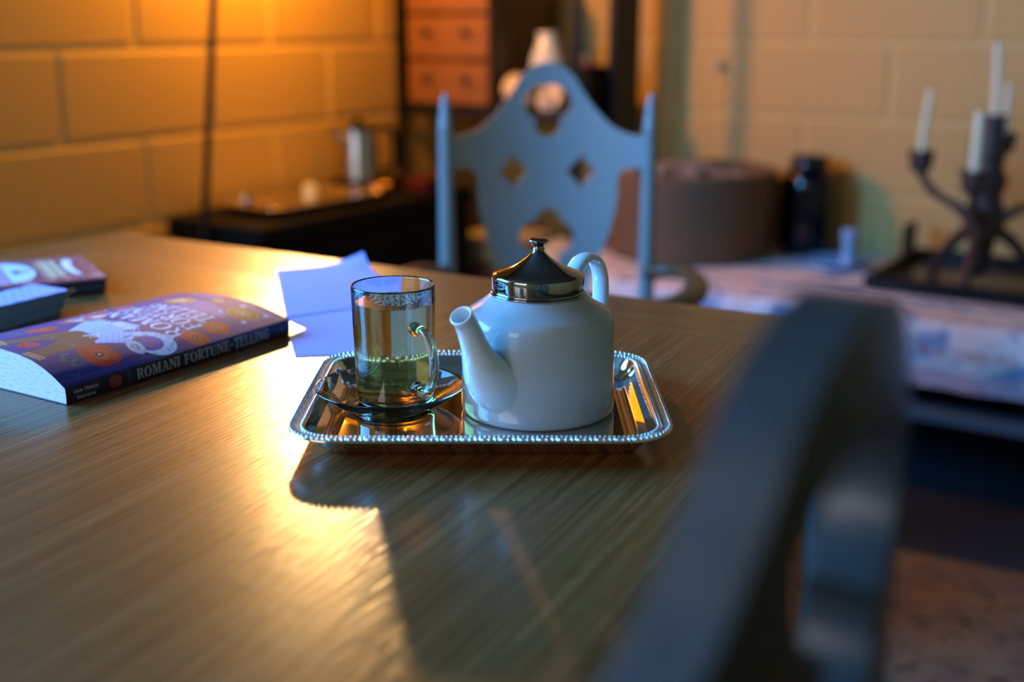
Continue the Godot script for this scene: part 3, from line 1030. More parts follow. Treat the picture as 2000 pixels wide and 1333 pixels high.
# ---------------- shelf in the corner ----------------
func build_shelf_side() -> void:
	var k := thing("shelf_unit", "black metal shelf with thin posts standing in the corner of the block walls", "shelf", at(0, 0, 0), ROOM_TURN)
	var s: Shape
	for c in [Vector2(.005, .42), Vector2(.607, .42), Vector2(.03, .22), Vector2(.607, .22)]:
		s = Shape.new()
		s.box(Vector3(.024, 1.9, .024), Vector3(c.x, .95, c.y), .003)
		part("post", s, mats.black_metal, k)
	s = Shape.new()
	s.box(Vector3(.02, 1.75, .13), Vector3(.607, .9, .14), .003)
	part("end_plank", s, mats.dark_wood, k)
	for h in [.2, .765, 1.5]:
		s = Shape.new()
		s.box(Vector3(.578, .022, .30), Vector3(.306, h, .27), .003)
		part("board", s, mats.dark_wood, k)
	# chest of three drawers
	k = thing("drawer_chest", "small reddish wooden chest with three drawers on the black shelf", "chest", at(.025, .12, .776), ROOM_TURN)
	var w := .306
	s = Shape.new()
	s.box(Vector3(w, .40, .285), Vector3(w / 2, .20, .1425), .004)
	part("case", s, mats.dark_wood, k)
	for i in 3:
		var y := .012 + i * .128
		s = Shape.new()
		s.box(Vector3(w - .02, .12, .02), Vector3(w / 2, y + .062, .292), .004)
		var d := part("drawer", s, mats.box_wood, k)
		for x in [.085, .22]:
			s = Shape.new()
			s.tube([Vector3(x, y + .078, .30), Vector3(x, y + .078, .312)], [.005, .005], 10)
			s.ball(Vector3(x, y + .078, .316), Vector3(.014, .010, .008), 14, 8)
			part("knob", s, mats.iron, d)
	# pale vase and shells
	k = thing("vase", "pale grey and white vase standing beside the wooden drawer chest", "vase", at(.428, .28, .776))
	s = Shape.new()
	s.lathe([Vector2(0, 0), Vector2(.04, 0), Vector2(.04, 0), Vector2(.05, .03), Vector2(.055, .09), Vector2(.045, .15), Vector2(.03, .19), Vector2(.026, .205), Vector2(.032, .216), Vector2(.029, .216), Vector2(.023, .205), Vector2(.026, .19), Vector2(.035, .15), Vector2(0, .1)], 32)
	part("body", s, mats.china, k)
	s = Shape.new()
	s.lathe([Vector2(.0555, .07), Vector2(.0562, .085), Vector2(.0555, .1), Vector2(.0545, .1), Vector2(.0545, .07), Vector2(.0555, .07)], 32)
	part("band", s, mats.stone_grey, k)
	for q in [[at(.395, .365, .776), "cream spiral seashell on the shelf in front of the pale vase", 0.4, 1.25], [at(.50, .385, .776), "cream and grey seashell on the shelf edge seen through the chair back", 2.2, .95]]:
		var o := thing("seashell", q[1], "shell", q[0], q[2], "seashells on the corner shelf")
		s = Shape.new()
		var pts := []
		var rad := []
		for i in 26:
			var f := i / 25.0
			var a := f * TAU * 2.2
			var r: float = .03 * (1 - f) * q[3]
			pts.append(Vector3(.045 * q[3] * (f - .35), .034 * q[3] + cos(a) * r * .6, sin(a) * r))
			rad.append(maxf(.034 * q[3] * (1 - f * .93), .002))
		s.tube(pts, rad, 12, Vector3.UP)
		part("whorl", s, mats.shell_cream, o)
		s = Shape.new()
		s.ball(Vector3(-.012 * q[3], .012, 0), Vector3(.04, .012, .03) * q[3], 14, 8)
		part("underside", s, mats.stone_grey, o)
	k = thing("speaker", "black box speaker at the end of the corner shelf behind its post", "speaker", at(.54, .255, .776), ROOM_TURN)
	s = Shape.new()
	s.box(Vector3(.105, .125, .13), Vector3(0, .0625, 0), .005)
	part("case", s, mats.black_paint, k)
	s = Shape.new()
	s.lathe([Vector2(0, 0), Vector2(.03, 0), Vector2(.038, .005), Vector2(.04, .003), Vector2(.04, 0)], 28)
	var cone := Shape.new()
	cone.add(s, Transform3D(Basis(Vector3.RIGHT, PI / 2), Vector3(0, .055, .066)))
	part("cone", cone, mats.black_metal, k)
	k = thing("tea_tin", "small green tin with a rusty red base on top of the black speaker", "tin", at(.555, .27, .902))
	s = Shape.new()
	s.lathe([Vector2(0, 0), Vector2(.017, 0), Vector2(.017, 0), Vector2(.017, .014), Vector2(.017, .014), Vector2(0, .014)], 24)
	part("base", s, mats.tin_red, k)
	s = Shape.new()
	s.lathe([Vector2(0, .0142), Vector2(.0172, .0142), Vector2(.0172, .0142), Vector2(.0172, .028), Vector2(.014, .031), Vector2(0, .031)], 24)
	part("lid", s, mats.tin_green, k)
	# lower board
	k = thing("storage_box", "cream fabric storage box with a faded red motif low on the corner shelf", "box", at(.285, .30, .2115), ROOM_TURN)
	s = Shape.new()
	s.box(Vector3(.21, .165, .22), Vector3(0, .0825, 0), .008)
	part("body", s, mats.cream_fabric, k)
	s = Shape.new()
	s.box(Vector3(.218, .03, .228), Vector3(0, .18, 0), .008)
	part("lid", s, mats.cream_fabric, k)
	s = Shape.new()
	s.ball(Vector3(.01, .085, .1105), Vector3(.045, .052, .003), 20, 10)
	part("motif", s, mats.motif_red, k)
	k = thing("cushion", "plump cream cushion with a coral end on the low shelf behind the chair", "cushion", at(.50, .30, .2115), ROOM_TURN)
	s = Shape.new()
	s.ball(Vector3(-.005, .1, 0), Vector3(.085, .1, .1), 24, 16)
	part("cover", s, mats.cream_fabric, k)
	s = Shape.new()
	s.ball(Vector3(.052, .075, .03), Vector3(.05, .06, .075), 20, 12)
	part("end_panel", s, mats.coral_fabric, k)
	k = thing("folded_blanket", "grey folded blanket low on the shelf beside the cream storage box", "blanket", at(.095, .31, .2115), ROOM_TURN)
	for i in 4:
		s = Shape.new()
		s.box(Vector3(.145 - i * .006, .042, .2 - i * .01), Vector3(0, .0215 + i * .043, 0), .018)
		part("fold", s, mats.grey_fabric, k)

# ---------------- chairs ----------------
func build_chairs() -> void:
	var c := thing("dining_chair", "blue grey wooden armchair with a pierced pointed back at the far side of the table", "chair", Vector3(.0625, 0, -2.15), 0.0)
	make_chair(c)
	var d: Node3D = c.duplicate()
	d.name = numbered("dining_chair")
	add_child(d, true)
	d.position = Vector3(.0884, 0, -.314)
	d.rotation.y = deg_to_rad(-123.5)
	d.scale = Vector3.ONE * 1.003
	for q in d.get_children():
		if not q.name.begins_with("arm"): q.set_surface_override_material(0, mats.chair_paint_shaded)
	tag(d, "grey wooden armchair close to the camera, shade painted in, pointed back seen edge on", "chair")

const BOW := 1.63          # the back is bowed: its sides stand forward of its middle

# a board with holes, bowed: cut into upright strips so that it can bend
func pierced(outline: PackedVector2Array, holes: Array, th: float, bow: float) -> Shape:
	var s := Shape.new()
	var bend := func(q: Vector2, z: float) -> Vector3: return Vector3(q.x, q.y, z + bow * q.x * q.x)
	var x := -.20
	while x < .20:
		var strip := PackedVector2Array([Vector2(x, 0), Vector2(x + .008, 0), Vector2(x + .008, 1.2), Vector2(x, 1.2)])
		var pieces: Array = Geometry2D.intersect_polygons(outline, strip)
		for h in holes:
			var next := []
			for q in pieces: next.append_array(Geometry2D.clip_polygons(q, h))
			pieces = next
		for q in pieces:
			var idx := Geometry2D.triangulate_polygon(q)
			for i in range(0, idx.size(), 3):
				var a: Vector2 = q[idx[i]]
				var b: Vector2 = q[idx[i + 1]]
				var c: Vector2 = q[idx[i + 2]]
				if (b - a).cross(c - a) < 0:
					var tt := b
					b = c
					c = tt
				s.tri(bend.call(a, th / 2), bend.call(b, th / 2), bend.call(c, th / 2), a, b, c, 1)
				s.tri(bend.call(a, -th / 2), bend.call(c, -th / 2), bend.call(b, -th / 2), a, c, b, 2)
		x += .008
	var loops := [outline]
	loops.append_array(holes)
	for k in loops.size():
		var loop: PackedVector2Array = loops[k]
		if Geometry2D.is_polygon_clockwise(loop) != (k == 0): loop.reverse()
		for i in loop.size():
			var a := loop[i]
			var b := loop[(i + 1) % loop.size()]
			var n := maxi(1, int(ceil(absf(b.x - a.x) / .008)))
			for j in n:
				var p0 := a.lerp(b, float(j) / n)
				var p1 := a.lerp(b, float(j + 1) / n)
				# joined holes overlap: no wall inside another hole
				var mid := (p0 + p1) / 2
				var buried := false
				for m in holes.size():
					if m != k - 1 and Geometry2D.is_point_in_polygon(mid, holes[m]): buried = true
				if not buried: s.quad(bend.call(p0, -th / 2), bend.call(p0, th / 2), bend.call(p1, th / 2), bend.call(p1, -th / 2), p0, p0, p1, p1, 3)
	return s

func make_chair(c: Node3D) -> void:
	var px := func(dx: float, py: float) -> Vector2: return Vector2(dx * .000913, .9565 - (py - 121.0) * .000892)
	var half := [[20, 125], [38, 135], [52, 150], [66, 174], [82, 198], [100, 220], [120, 240], [140, 252], [160, 258], [182, 260], [182, 322], [156, 322], [146, 326], [139, 333], [135, 345], [136, 375], [132, 410], [124, 445], [112, 480], [98, 515], [85, 550], [77, 590], [72, 640], [72, 682]]
	var outline := PackedVector2Array([px.call(0, 121)])
	for h in half: outline.append(px.call(h[0], h[1]))
	for i in range(half.size() - 1, -1, -1): outline.append(px.call(-half[i][0], half[i][1]))
	var holes := [
		oval(px.call(0, 199), Vector2(.043, .0325), 0, 32), oval(px.call(0, 241), Vector2(.023, .022), 0, 24),
		oval(px.call(0, 466), Vector2(.049, .036), 0, 32), oval(px.call(4, 430), Vector2(.021, .020), 0, 24), oval(px.call(4, 508), Vector2(.021, .020), 0, 24)]
	for sx in [-1.0, 1.0]:
		var m: Vector2 = px.call(66 * sx, 333)
		var star := PackedVector2Array()
		for i in 24:
			var a := TAU * i / 24.0
			var r := .0275 / pow(pow(absf(cos(a)), .86) + pow(absf(sin(a)), .86), 1.0 / .86)
			star.append(m + Vector2(cos(a) * r * 1.02, sin(a) * r * 1.12))
		holes.append(star)
	part("back_panel", pierced(outline, holes, .022, BOW), mats.chair_paint, c)
	var s: Shape
	for sx in [-1.0, 1.0]:
		s = Shape.new()
		var prof := [Vector2(0, .008), Vector2(.011, .008), Vector2(.011, .008), Vector2(.0135, .1), Vector2(.015, .42), Vector2(.0145, .6), Vector2(.0125, .845), Vector2(.0135, .85), Vector2(.0105, .856), Vector2(.0125, .864), Vector2(.0085, .872), Vector2(.0105, .879), Vector2(.007, .886), Vector2(.0085, .892), Vector2(.005, .899), Vector2(.004, .905), Vector2(0, .907)]
		s.lathe(prof, 20, Vector3(.1775 * sx, 0, BOW * .0315))
		part("back_post", s, mats.chair_paint, c)
	# seat
	s = Shape.new()
	var seat := PackedVector2Array()
	for q in round_rect(.195, .2, .07, 8): seat.append(q + Vector2(0, .2))
	s.slab(seat, .425, .455)
	part("seat", s, mats.chair_paint, c)
	for sx in [-1.0, 1.0]:
		s = Shape.new()
		s.lathe([Vector2(0, .008), Vector2(.013, .008), Vector2(.013, .008), Vector2(.018, .03), Vector2(.014, .06), Vector2(.02, .2), Vector2(.015, .34), Vector2(.021, .4), Vector2(.021, .425), Vector2(.021, .425), Vector2(0, .425)], 18, Vector3(.155 * sx, 0, .35))
		part("front_leg", s, mats.chair_paint, c)
		# arm
		s = Shape.new()
		var pts := []
		var rad := []
		var ctrl := [Vector3(.176, .592, .055), Vector3(.222, .6, .08), Vector3(.245, .603, .135), Vector3(.247, .601, .19), Vector3(.228, .597, .265), Vector3(.19, .592, .315), Vector3(.16, .588, .318)]
		for i in ctrl.size() - 1:
			for j in 4:
				var f := j / 4.0
				var a: Vector3 = ctrl[maxi(i - 1, 0)]
				var e: Vector3 = ctrl[mini(i + 2, ctrl.size() - 1)]
				pts.append(ctrl[i].cubic_interpolate(ctrl[i + 1], a, e, f))
				rad.append(Vector2(.021, .0125))
		pts.append(ctrl[6])
		rad.append(Vector2(.016, .0125))
		for i in pts.size(): pts[i].x *= sx
		s.tube(pts, rad, 14, Vector3(sx, 0, 0))
		part("arm", s, mats.arm_wood, c)
		s = Shape.new()
		s.lathe([Vector2(0, .455), Vector2(.013, .455), Vector2(.013, .455), Vector2(.009, .47), Vector2(.014, .52), Vector2(.009, .57), Vector2(.012, .588), Vector2(0, .588)], 16, Vector3(.178 * sx, 0, .316))
		part("arm_support", s, mats.arm_wood, c)
	for q in [[Vector3(-.155, .2, .35), Vector3(.155, .2, .35)], [Vector3(-.17, .17, .06), Vector3(-.155, .17, .34)], [Vector3(.17, .17, .06), Vector3(.155, .17, .34)]]:
		s = Shape.new()
		s.tube([q[0], q[1]], [.009, .009], 12)
		part("stretcher", s, mats.chair_paint, c)

# ---------------- tea tray ----------------
func build_tea() -> void:
	var s: Shape
	# tray
	var c := Vector3(-.021, TOP + .0002, -.831)
	var k := thing("serving_tray", "silver serving tray with a beaded rim carrying the teapot and glass mug", "tray", c)
	s = Shape.new()
	tray_shape(s, .1285, .108, .036, .0185)
	part("body", s, mats.silver, k)
	s = Shape.new()
	beads(s, .0018, .0187, .0015, .0041)
	beads(s, .0094, .0182, .0011, .0031)
	gadroons(s, .0056, .0178)
	var b := part("rim_beading", s, mats.silver_bead, k)
	b.set_meta("kind", "stuff")
	var floor_y := c.y + .003

	# saucer
	k = thing("saucer", "clear glass saucer under the glass mug on the silver tray", "saucer", Vector3(-.0895, floor_y + .0001, -.839))
	s = Shape.new()
	s.lathe([Vector2(0, .0012), Vector2(.022, .0012), Vector2(.0235, 0), Vector2(.026, 0), Vector2(.028, .0012), Vector2(.036, .0042), Vector2(.046, .0098), Vector2(.0530, .0152), Vector2(.0543, .0164), Vector2(.0546, .0175), Vector2(.0538, .0181), Vector2(.0526, .0175), Vector2(.045, .0122), Vector2(.035, .0066), Vector2(.029, .0040), Vector2(.026, .0033), Vector2(0, .0033)], 72)
	part("dish", s, mats.clear_glass, k)

	# mug
	var mp := Vector3(-.0858, floor_y + .0037, -.8435)
	k = thing("glass_mug", "clear cylindrical glass mug with a loop handle standing on the glass saucer", "mug", mp)
	s = Shape.new()
	s.lathe([Vector2(0, 0), Vector2(.0235, 0), Vector2(.0262, .0008), Vector2(.0278, .003), Vector2(.0284, .007), Vector2(.0294, .045), Vector2(.0304, .0868), Vector2(.0303, .0879), Vector2(.0297, .0884), Vector2(.0291, .0879), Vector2(.0289, .0868), Vector2(.0279, .045), Vector2(.0268, .009), Vector2(.0255, .0062), Vector2(.022, .005), Vector2(0, .0048)], 72)
	part("cup", s, mats.clear_glass, k)
	s = Shape.new()
	var d := Vector3(sin(.64), 0, cos(.64))
	var pts := []
	var rad := []
	var ctrl := [Vector2(.0288, .0605), Vector2(.0345, .0618), Vector2(.0425, .0600), Vector2(.0490, .0535), Vector2(.0525, .0440), Vector2(.0525, .0340), Vector2(.0490, .0240), Vector2(.0425, .0175), Vector2(.0350, .0158), Vector2(.0286, .0170)]
	for i in ctrl.size() - 1:
		for j in 5:
			var q: Vector2 = ctrl[i].cubic_interpolate(ctrl[i + 1], ctrl[maxi(i - 1, 0)], ctrl[mini(i + 2, ctrl.size() - 1)], j / 5.0)
			pts.append(d * q.x + Vector3(0, q.y, 0))
	pts.append(d * ctrl[9].x + Vector3(0, ctrl[9].y, 0))
	for i in pts.size():
		var e := mini(i, pts.size() - 1 - i)
		rad.append(.0034 + .0022 * exp(-e * .8))
	s.tube(pts, rad, 18, d.cross(Vector3.UP))
	part("handle", s, mats.clear_glass, k)
	# tea
	var lv := .0765
	k = thing("tea", "pale olive green tea filling the glass mug with foam on top", "tea", mp)
	s = Shape.new()
	s.lathe([Vector2(0, .0047), Vector2(.0219, .0049), Vector2(.0256, .0061), Vector2(.0270, .009), Vector2(.0281, .045), Vector2(.02885, lv - .0005), Vector2(.02885, lv - .0005), Vector2(.0278, lv - .0011), Vector2(.026, lv - .0013), Vector2(0, lv - .0013)], 72)
	part("liquid", s, mats.tea_liquid, k)
	s = Shape.new()
	rng.seed = 5
	for i in 620:
		var a := rng.randf() * TAU
		var r := pow(rng.randf(), .55) * .0195
		var rr := rng.randf_range(.00028, .00065)
		s.ball(Vector3(cos(a) * r + .001, lv - .0013 + rr * .75, sin(a) * r - .002), Vector3(rr, rr * .8, rr), 7, 5)
	for i in 60:
		var a := rng.randf() * TAU
		var rr := rng.randf_range(.0003, .0006)
		s.ball(Vector3(cos(a) * .0272, lv - .0009, sin(a) * .0272), Vector3(rr, rr * .8, rr), 6, 4)
	var fo := part("foam", s, mats.foam, k)
	fo.set_meta("kind", "stuff")

	# teapot
	var tp := Vector3(.0188, floor_y + .0001, -.838)
	k = thing("teapot", "white porcelain teapot with a shiny metal lid standing on the silver tray", "teapot", tp)
	s = Shape.new()
	s.lathe([Vector2(0, .0012), Vector2(.047, .0010), Vector2(.049, 0), Vector2(.0525, .0002), Vector2(.0545, .0012), Vector2(.0556, .0032), Vector2(.0559, .006), Vector2(.0555, .03), Vector2(.0552, .055), Vector2(.0550, .0655), Vector2(.0546, .0690), Vector2(.0533, .0722), Vector2(.0510, .0745), Vector2(.0470, .0770), Vector2(.0430, .0792), Vector2(.0390, .0823), Vector2(.0360, .0850), Vector2(.0340, .0866), Vector2(.032, .0872), Vector2(.030, .0872), Vector2(.0300, .084), Vector2(.048, .07), Vector2(.052, .06), Vector2(.0525, .008), Vector2(0, .005)], 96)
	part("body", s, mats.china, k)
	# spout
	var sd := Vector3(-.590, 0, .807)
	var path := [Vector2(.034, .029), Vector2(.045, .0315), Vector2(.0545, .0355), Vector2(.0625, .043), Vector2(.0690, .052), Vector2(.0745, .0635), Vector2(.0795, .0740), Vector2(.0842, .0820), Vector2(.0885, .0872)]
	var rr2 := [Vector2(.0225, .0250), Vector2(.0212, .0238), Vector2(.0186, .0205), Vector2(.0152, .0165), Vector2(.0120, .0130), Vector2(.0093, .0100), Vector2(.0083, .0086), Vector2(.0078, .0079), Vector2(.0080, .0080)]
	pts = []
	rad = []
	for i in path.size() - 1:
		for j in 5:
			var f := j / 5.0
			var i0 := maxi(i - 1, 0)
			var i3 := mini(i + 2, path.size() - 1)
			var q: Vector2 = path[i].cubic_interpolate(path[i + 1], path[i0], path[i3], f)
			var w: Vector2 = rr2[i].cubic_interpolate(rr2[i + 1], rr2[i0], rr2[i3], f)
			pts.append(sd * q.x + Vector3(0, q.y, 0))
			rad.append(w)
	var tipd: Vector3 = (sd * (path[8].x - path[7].x) + Vector3(0, path[8].y - path[7].y, 0)).normalized()
	var end: Vector3 = sd * path[8].x + Vector3(0, path[8].y, 0)
	# rolled lip, then back down the inside
	for q in [[0.0, .0080], [.0007, .0078], [.0010, .0072], [.0006, .0066], [-.002, .0062], [-.008, .0060], [-.016, .0062]]:
		pts.append(end + tipd * q[0])
		rad.append(Vector2(q[1], q[1]))
	var side := sd.cross(Vector3.UP).normalized()
	var rows := []
	for i in pts.size():
		var t: Vector3
		if i < 40: t = (pts[i + 1] - pts[maxi(i - 1, 0)]).normalized()
		else: t = tipd
		var q := t.cross(side).normalized()
		var row := PackedVector3Array()
		for j in 33:
			var f := TAU * (j % 32) / 32.0
			row.append(pts[i] + side * (cos(f) * rad[i].x) + q * (sin(f) * rad[i].y))
		rows.append(row)
	s.grid(rows, 1)
	var inner: PackedVector3Array = rows[rows.size() - 1]
	for j in 32: s.tri(pts[pts.size() - 1], inner[j], inner[j + 1])
	var sp := s
	s = sp
	part("spout", s, mats.china, k)
	# handle
	s = Shape.new()
	var hd := Vector3(.616, 0, -.788)
	var hctrl := [Vector2(.0365, .0840), Vector2(.0420, .0935), Vector2(.0510, .1015), Vector2(.0620, .1035), Vector2(.0720, .0990), Vector2(.0785, .0885), Vector2(.0805, .0745), Vector2(.0790, .0590), Vector2(.0770, .0440), Vector2(.0670, .0310), Vector2(.0530, .0230)]
	pts = []
	rad = []
	for i in hctrl.size() - 1:
		for j in 5:
			var q: Vector2 = hctrl[i].cubic_interpolate(hctrl[i + 1], hctrl[maxi(i - 1, 0)], hctrl[mini(i + 2, hctrl.size() - 1)], j / 5.0)
			pts.append(hd * q.x + Vector3(0, q.y, 0))
			rad.append(Vector2(.0072, .0034))
	s.tube(pts, rad, 20, hd.cross(Vector3.UP))
	part("handle", s, mats.china, k)
	# lid
	s = Shape.new()
	s.lathe([Vector2(0, .0850), Vector2(.0290, .0850), Vector2(.0290, .0868), Vector2(.0290, .0868), Vector2(.0340, .0868), Vector2(.0340, .0868), Vector2(.0347, .0875), Vector2(.0341, .0882), Vector2(.0331, .0884), Vector2(.0331, .0884), Vector2(.0337, .0890), Vector2(.0331, .0897), Vector2(.0329, .0900), Vector2(.0329, .0900), Vector2(.0331, .0915), Vector2(.0332, .0996), Vector2(.0329, .1006), Vector2(.0320, .1014), Vector2(.0300, .1022), Vector2(.0240, .1042), Vector2(.0180, .1068), Vector2(.0125, .1100), Vector2(.0082, .1132), Vector2(.0054, .1158), Vector2(.0042, .1175), Vector2(.0039, .1184), Vector2(.0039, .1184), Vector2(.0046, .1187), Vector2(.0042, .1193), Vector2(.0042, .1193), Vector2(.0037, .1202), Vector2(.0042, .1217), Vector2(.0060, .1234), Vector2(.0073, .1243), Vector2(.0074, .1252), Vector2(.0066, .1260), Vector2(.0040, .1265), Vector2(0, .1267)], 80)
	part("lid", s, mats.lid_chrome, k)

func rim_walk(inset: float, step: float) -> Array:
	# evenly spaced (point, direction) along the tray's rim at that inset
	var loop := round_rect(.1285 - inset, .108 - inset, .036 - inset, 16)
	var out := []
	var length := 0.0
	for i in loop.size(): length += loop[i].distance_to(loop[(i + 1) % loop.size()])
	var n := int(round(length / step))
	var gap := length / n
	var need := 0.0
	for i in loop.size():
		var a := loop[i]
		var b := loop[(i + 1) % loop.size()]
		var l := a.distance_to(b)
		while need < l and out.size() < n:
			out.append([a.lerp(b, need / l), (b - a).normalized()])
			need += gap
		need -= l
	return out

func beads(s: Shape, inset: float, h: float, r: float, step: float) -> void:
	for q in rim_walk(inset, step): s.ball(Vector3(q[0].x, h, q[0].y), Vector3(r, r * .9, r), 8, 6)

func gadroons(s: Shape, inset: float, h: float) -> void:
	for q in rim_walk(inset, .0031):
		var d: Vector2 = q[1].rotated(.95)
		var x := Vector3(d.x, 0, d.y)
		s.ball(Vector3(q[0].x, h, q[0].y), Vector3(.0027, .0007, .0009), 7, 5, Basis(x, Vector3.UP, x.cross(Vector3.UP)))

# ---------------- book, napkin, cards ----------------
const BOOK_L := .2455
const BOOK_W := .142

func book_height(a: float, w: float) -> float:
	var near := [[0.0, .0128], [.006, .0165], [.014, .0212], [.024, .0256], [.036, .0296], [.052, .0322], [.072, .0336], [.1, .0328], [.142, .0260]]
	var far := [[0.0, .0148], [.006, .0162], [.014, .0180], [.024, .0203], [.036, .0228], [.052, .0250], [.072, .0264], [.1, .0262], [.142, .0215]]
	var r := []
	for tab in [near, far]:
		var v: float = tab[tab.size() - 1][1]
		for i in tab.size() - 1:
			if w <= tab[i + 1][0]:
				var f: float = clampf((w - tab[i][0]) / (tab[i + 1][0] - tab[i][0]), 0, 1)
				v = lerpf(tab[i][1], tab[i + 1][1], f)
				break
		r.append(v)
	return lerpf(r[0], r[1], clampf(a / BOOK_L, 0, 1))

func build_reading() -> void:
	var s: Shape
	# local x = along the spine away from the reader's end, local z = from the spine to the fore-edge; both turned into the world by the node
	var k := thing("book", "purple paperback with poppies, hands and cards on its bowed cover, spine towards the tray", "book", Vector3(-.3335, TOP + .0003, -.8535), 0.0)
	# x -> (.529,-.849), z -> (-.849,-.529)
	k.basis = Basis(Vector3(.529, 0, -.8486).normalized(), Vector3.UP, Vector3(-.8486, 0, -.529).normalized())
	var nu := 24
	var nv := 28
	var ws := []
	for j in nv + 1: ws.append(BOOK_W * pow(j / float(nv), 1.35))
	var top := []
	var uvs := []
	for i in nu + 1:
		var a := BOOK_L * i / nu
		var row := PackedVector3Array()
		var uv := PackedVector2Array()
		for w in ws:
			row.append(Vector3(a, book_height(a, w), w))
			uv.append(Vector2(w / BOOK_W, a / BOOK_L))
		top.append(row)
		uvs.append(uv)
	# cover: printed sheet with its own thickness
	var low := []
	for row in top:
		var r2 := PackedVector3Array()
		for q in row: r2.append(q - Vector3(0, .0004, 0))
		low.append(r2)
	s = Shape.new()
	s.grid(top, 1, uvs)
	var cm := mat("book_cover", Color.WHITE, .6, 0.0, .3)
	cm.albedo_texture = cover_picture()
	part("cover", s, cm, k, false)
	# spine
	s = Shape.new()
	var srow := [PackedVector3Array(), PackedVector3Array(), PackedVector3Array()]
	var suv := [PackedVector2Array(), PackedVector2Array(), PackedVector2Array()]
	for i in nu + 1:
		var a := BOOK_L * i / nu
		for j in 3:
			srow[j].append(Vector3(a, book_height(a, 0) * (1.0 - j * .5), 0 if j != 1 else -.0006))
			suv[j].append(Vector2(i / float(nu), j * .5))
	s.grid(srow, 1, suv)
	var smt := mat("book_spine", Color.WHITE, .34)
	smt.albedo_texture = spine_picture()
	part("spine", s, smt, k, false)
	# page block: slightly inside the covers
	s = Shape.new()
	var rows := []
	for i in nu + 1:
		var a := BOOK_L * i / nu
		if i == 0: a = .0006
		if i == nu: a = BOOK_L - .0006
		var row := PackedVector3Array()
		for w in ws: row.append(Vector3(a, book_height(a, w) - .0005, minf(w + .0004, BOOK_W - .001)))
		for j in range(nv, -1, -1): row.append(Vector3(a, .0007, minf(ws[j] + .0004, BOOK_W - .001)))
		row.append(row[0])
		rows.append(row)
	s.grid(rows, 1)
	for e in [0, nu]:
		var row: PackedVector3Array = rows[e]
		for j in nv:
			var m := row.size() - 2 - j
			s.quad(row[j], row[j + 1], row[m - 1], row[m])
	var pm := mat("page_edges", Color(.84, .84, .82), .85)
	pm.albedo_texture = page_picture()
	pm.uv1_triplanar = true
	pm.uv1_scale = Vector3(8, 36, 8)
	part("pages", s, pm, k)
	s = Shape.new()
	s.box(Vector3(BOOK_L, .0007, BOOK_W), Vector3(BOOK_L / 2, .00035, BOOK_W / 2), .0001)
	part("back_cover", s, mat("book_back", Color(.16, .13, .28), .4), k)

	# napkin: one folded sheet, a nick showing at the left where the folds part
	k = thing("napkin", "pale blue folded paper napkin lying flat behind the glass mug", "napkin", Vector3(0, TOP + .0002, 0))
	s = Shape.new()
	var nap := PackedVector2Array([Vector2(-.271, -1.349), Vector2(-.176, -1.395), Vector2(-.115, -1.225), Vector2(-.098, -1.0), Vector2(-.185, -.984), Vector2(-.203, -1.054), Vector2(-.191, -1.082), Vector2(-.217, -1.118)])
	s.slab(nap, 0, .0007)
	part("under_sheet", s, mats.napkin_paper, k)
	s = Shape.new()
	var r1 := []
	for i in 13:
		var f := i / 12.0
		var row := PackedVector3Array()
		var l := Vector2(-.270, -1.347).lerp(Vector2(-.2175, -1.12), f)
		var r := Vector2(-.176, -1.395).lerp(Vector2(-.117, -1.19), f)
		for j in 11:
			var g := j / 10.0
			var q := l.lerp(r, g)
			var y := .0014 + .0012 * sin(f * PI) + .012 * pow(maxf(0.0, 1.0 - Vector2((1 - g) * 2.2, f * 3.0).length()), 1.5)
			row.append(Vector3(q.x, y, q.y))
		r1.append(row)
	s.grid(r1, 1)
	part("top_fold", s, mats.napkin_paper, k, false)

	# pack of cards: patterned back up, edges not quite squared
	var cx := Vector3(.529, 0, -.8486)
	var cd := Vector3(-.4329, 0, -1.1478)
	var ex := (Vector3(-.4728, 0, -1.0765) - cd).normalized()          # long side, towards the camera
	var ez := (Vector3(-.4681, 0, -1.1955) - cd).normalized()
	ez = (ez - ex * ez.dot(ex)).normalized()
	k = thing("card_deck", "thick pack of large playing cards with blue patterned backs beside the purple paperback", "card deck", cd + Vector3(0, TOP + .0003, 0))
	k.basis = Basis(ex, Vector3.UP, ex.cross(Vector3.UP))
	var back := mat("card_back", Color.WHITE, .45)
	back.albedo_texture = card_picture()
	var layers := 26
	var th := .0229 / layers
	rng.seed = 3
	for i in layers:
		s = Shape.new()
		var loop := PackedVector2Array()
		for q in round_rect(.060, .0255, .005, 4): loop.append(q)
		s.slab(loop, 0, th * .93)
		if i == layers - 1:
			for j in s.p.size(): s.u[j] = Vector2(s.p[j].x / .12 + .5, s.p[j].z / .051 + .5)
		var cardm := part("card", s, back if i == layers - 1 else mats.card_edge, k)
		var shift := Vector3(.0605, i * th, .026 * signf(ez.dot(ex.cross(Vector3.UP))))
		if i < 14: shift += Vector3(.004 + .003 * sin(i * .5), 0, .002)
		shift += Vector3(rng.randf_range(-.001, .001), 0, rng.randf_range(-.001, .001))
		cardm.position = shift
		cardm.rotation.y = rng.randf_range(-.012, .012) + (.05 if i < 14 else 0.0)

	# printed box behind the cards
	var bc := Vector3(-.4211, 0, -1.2307)
	var bx := Vector3(-.866, 0, .50)
	var bz := Vector3(-.50, 0, -.866)
	bc += bz * .010
	k = thing("card_box", "flat printed card box with white and cream labels on a plum lid behind the cards", "box", bc + Vector3(0, TOP + .0003, 0))
	k.basis = Basis(bx, Vector3.UP, bx.cross(Vector3.UP))
	var sz := signf(bz.dot(bx.cross(Vector3.UP)))
	s = Shape.new()
	s.box(Vector3(.196, .0115, .14), Vector3(.10, .0058, .0725 * sz), .002)
	part("base", s, mat("box_navy", Color(.10, .10, .19), .4), k)
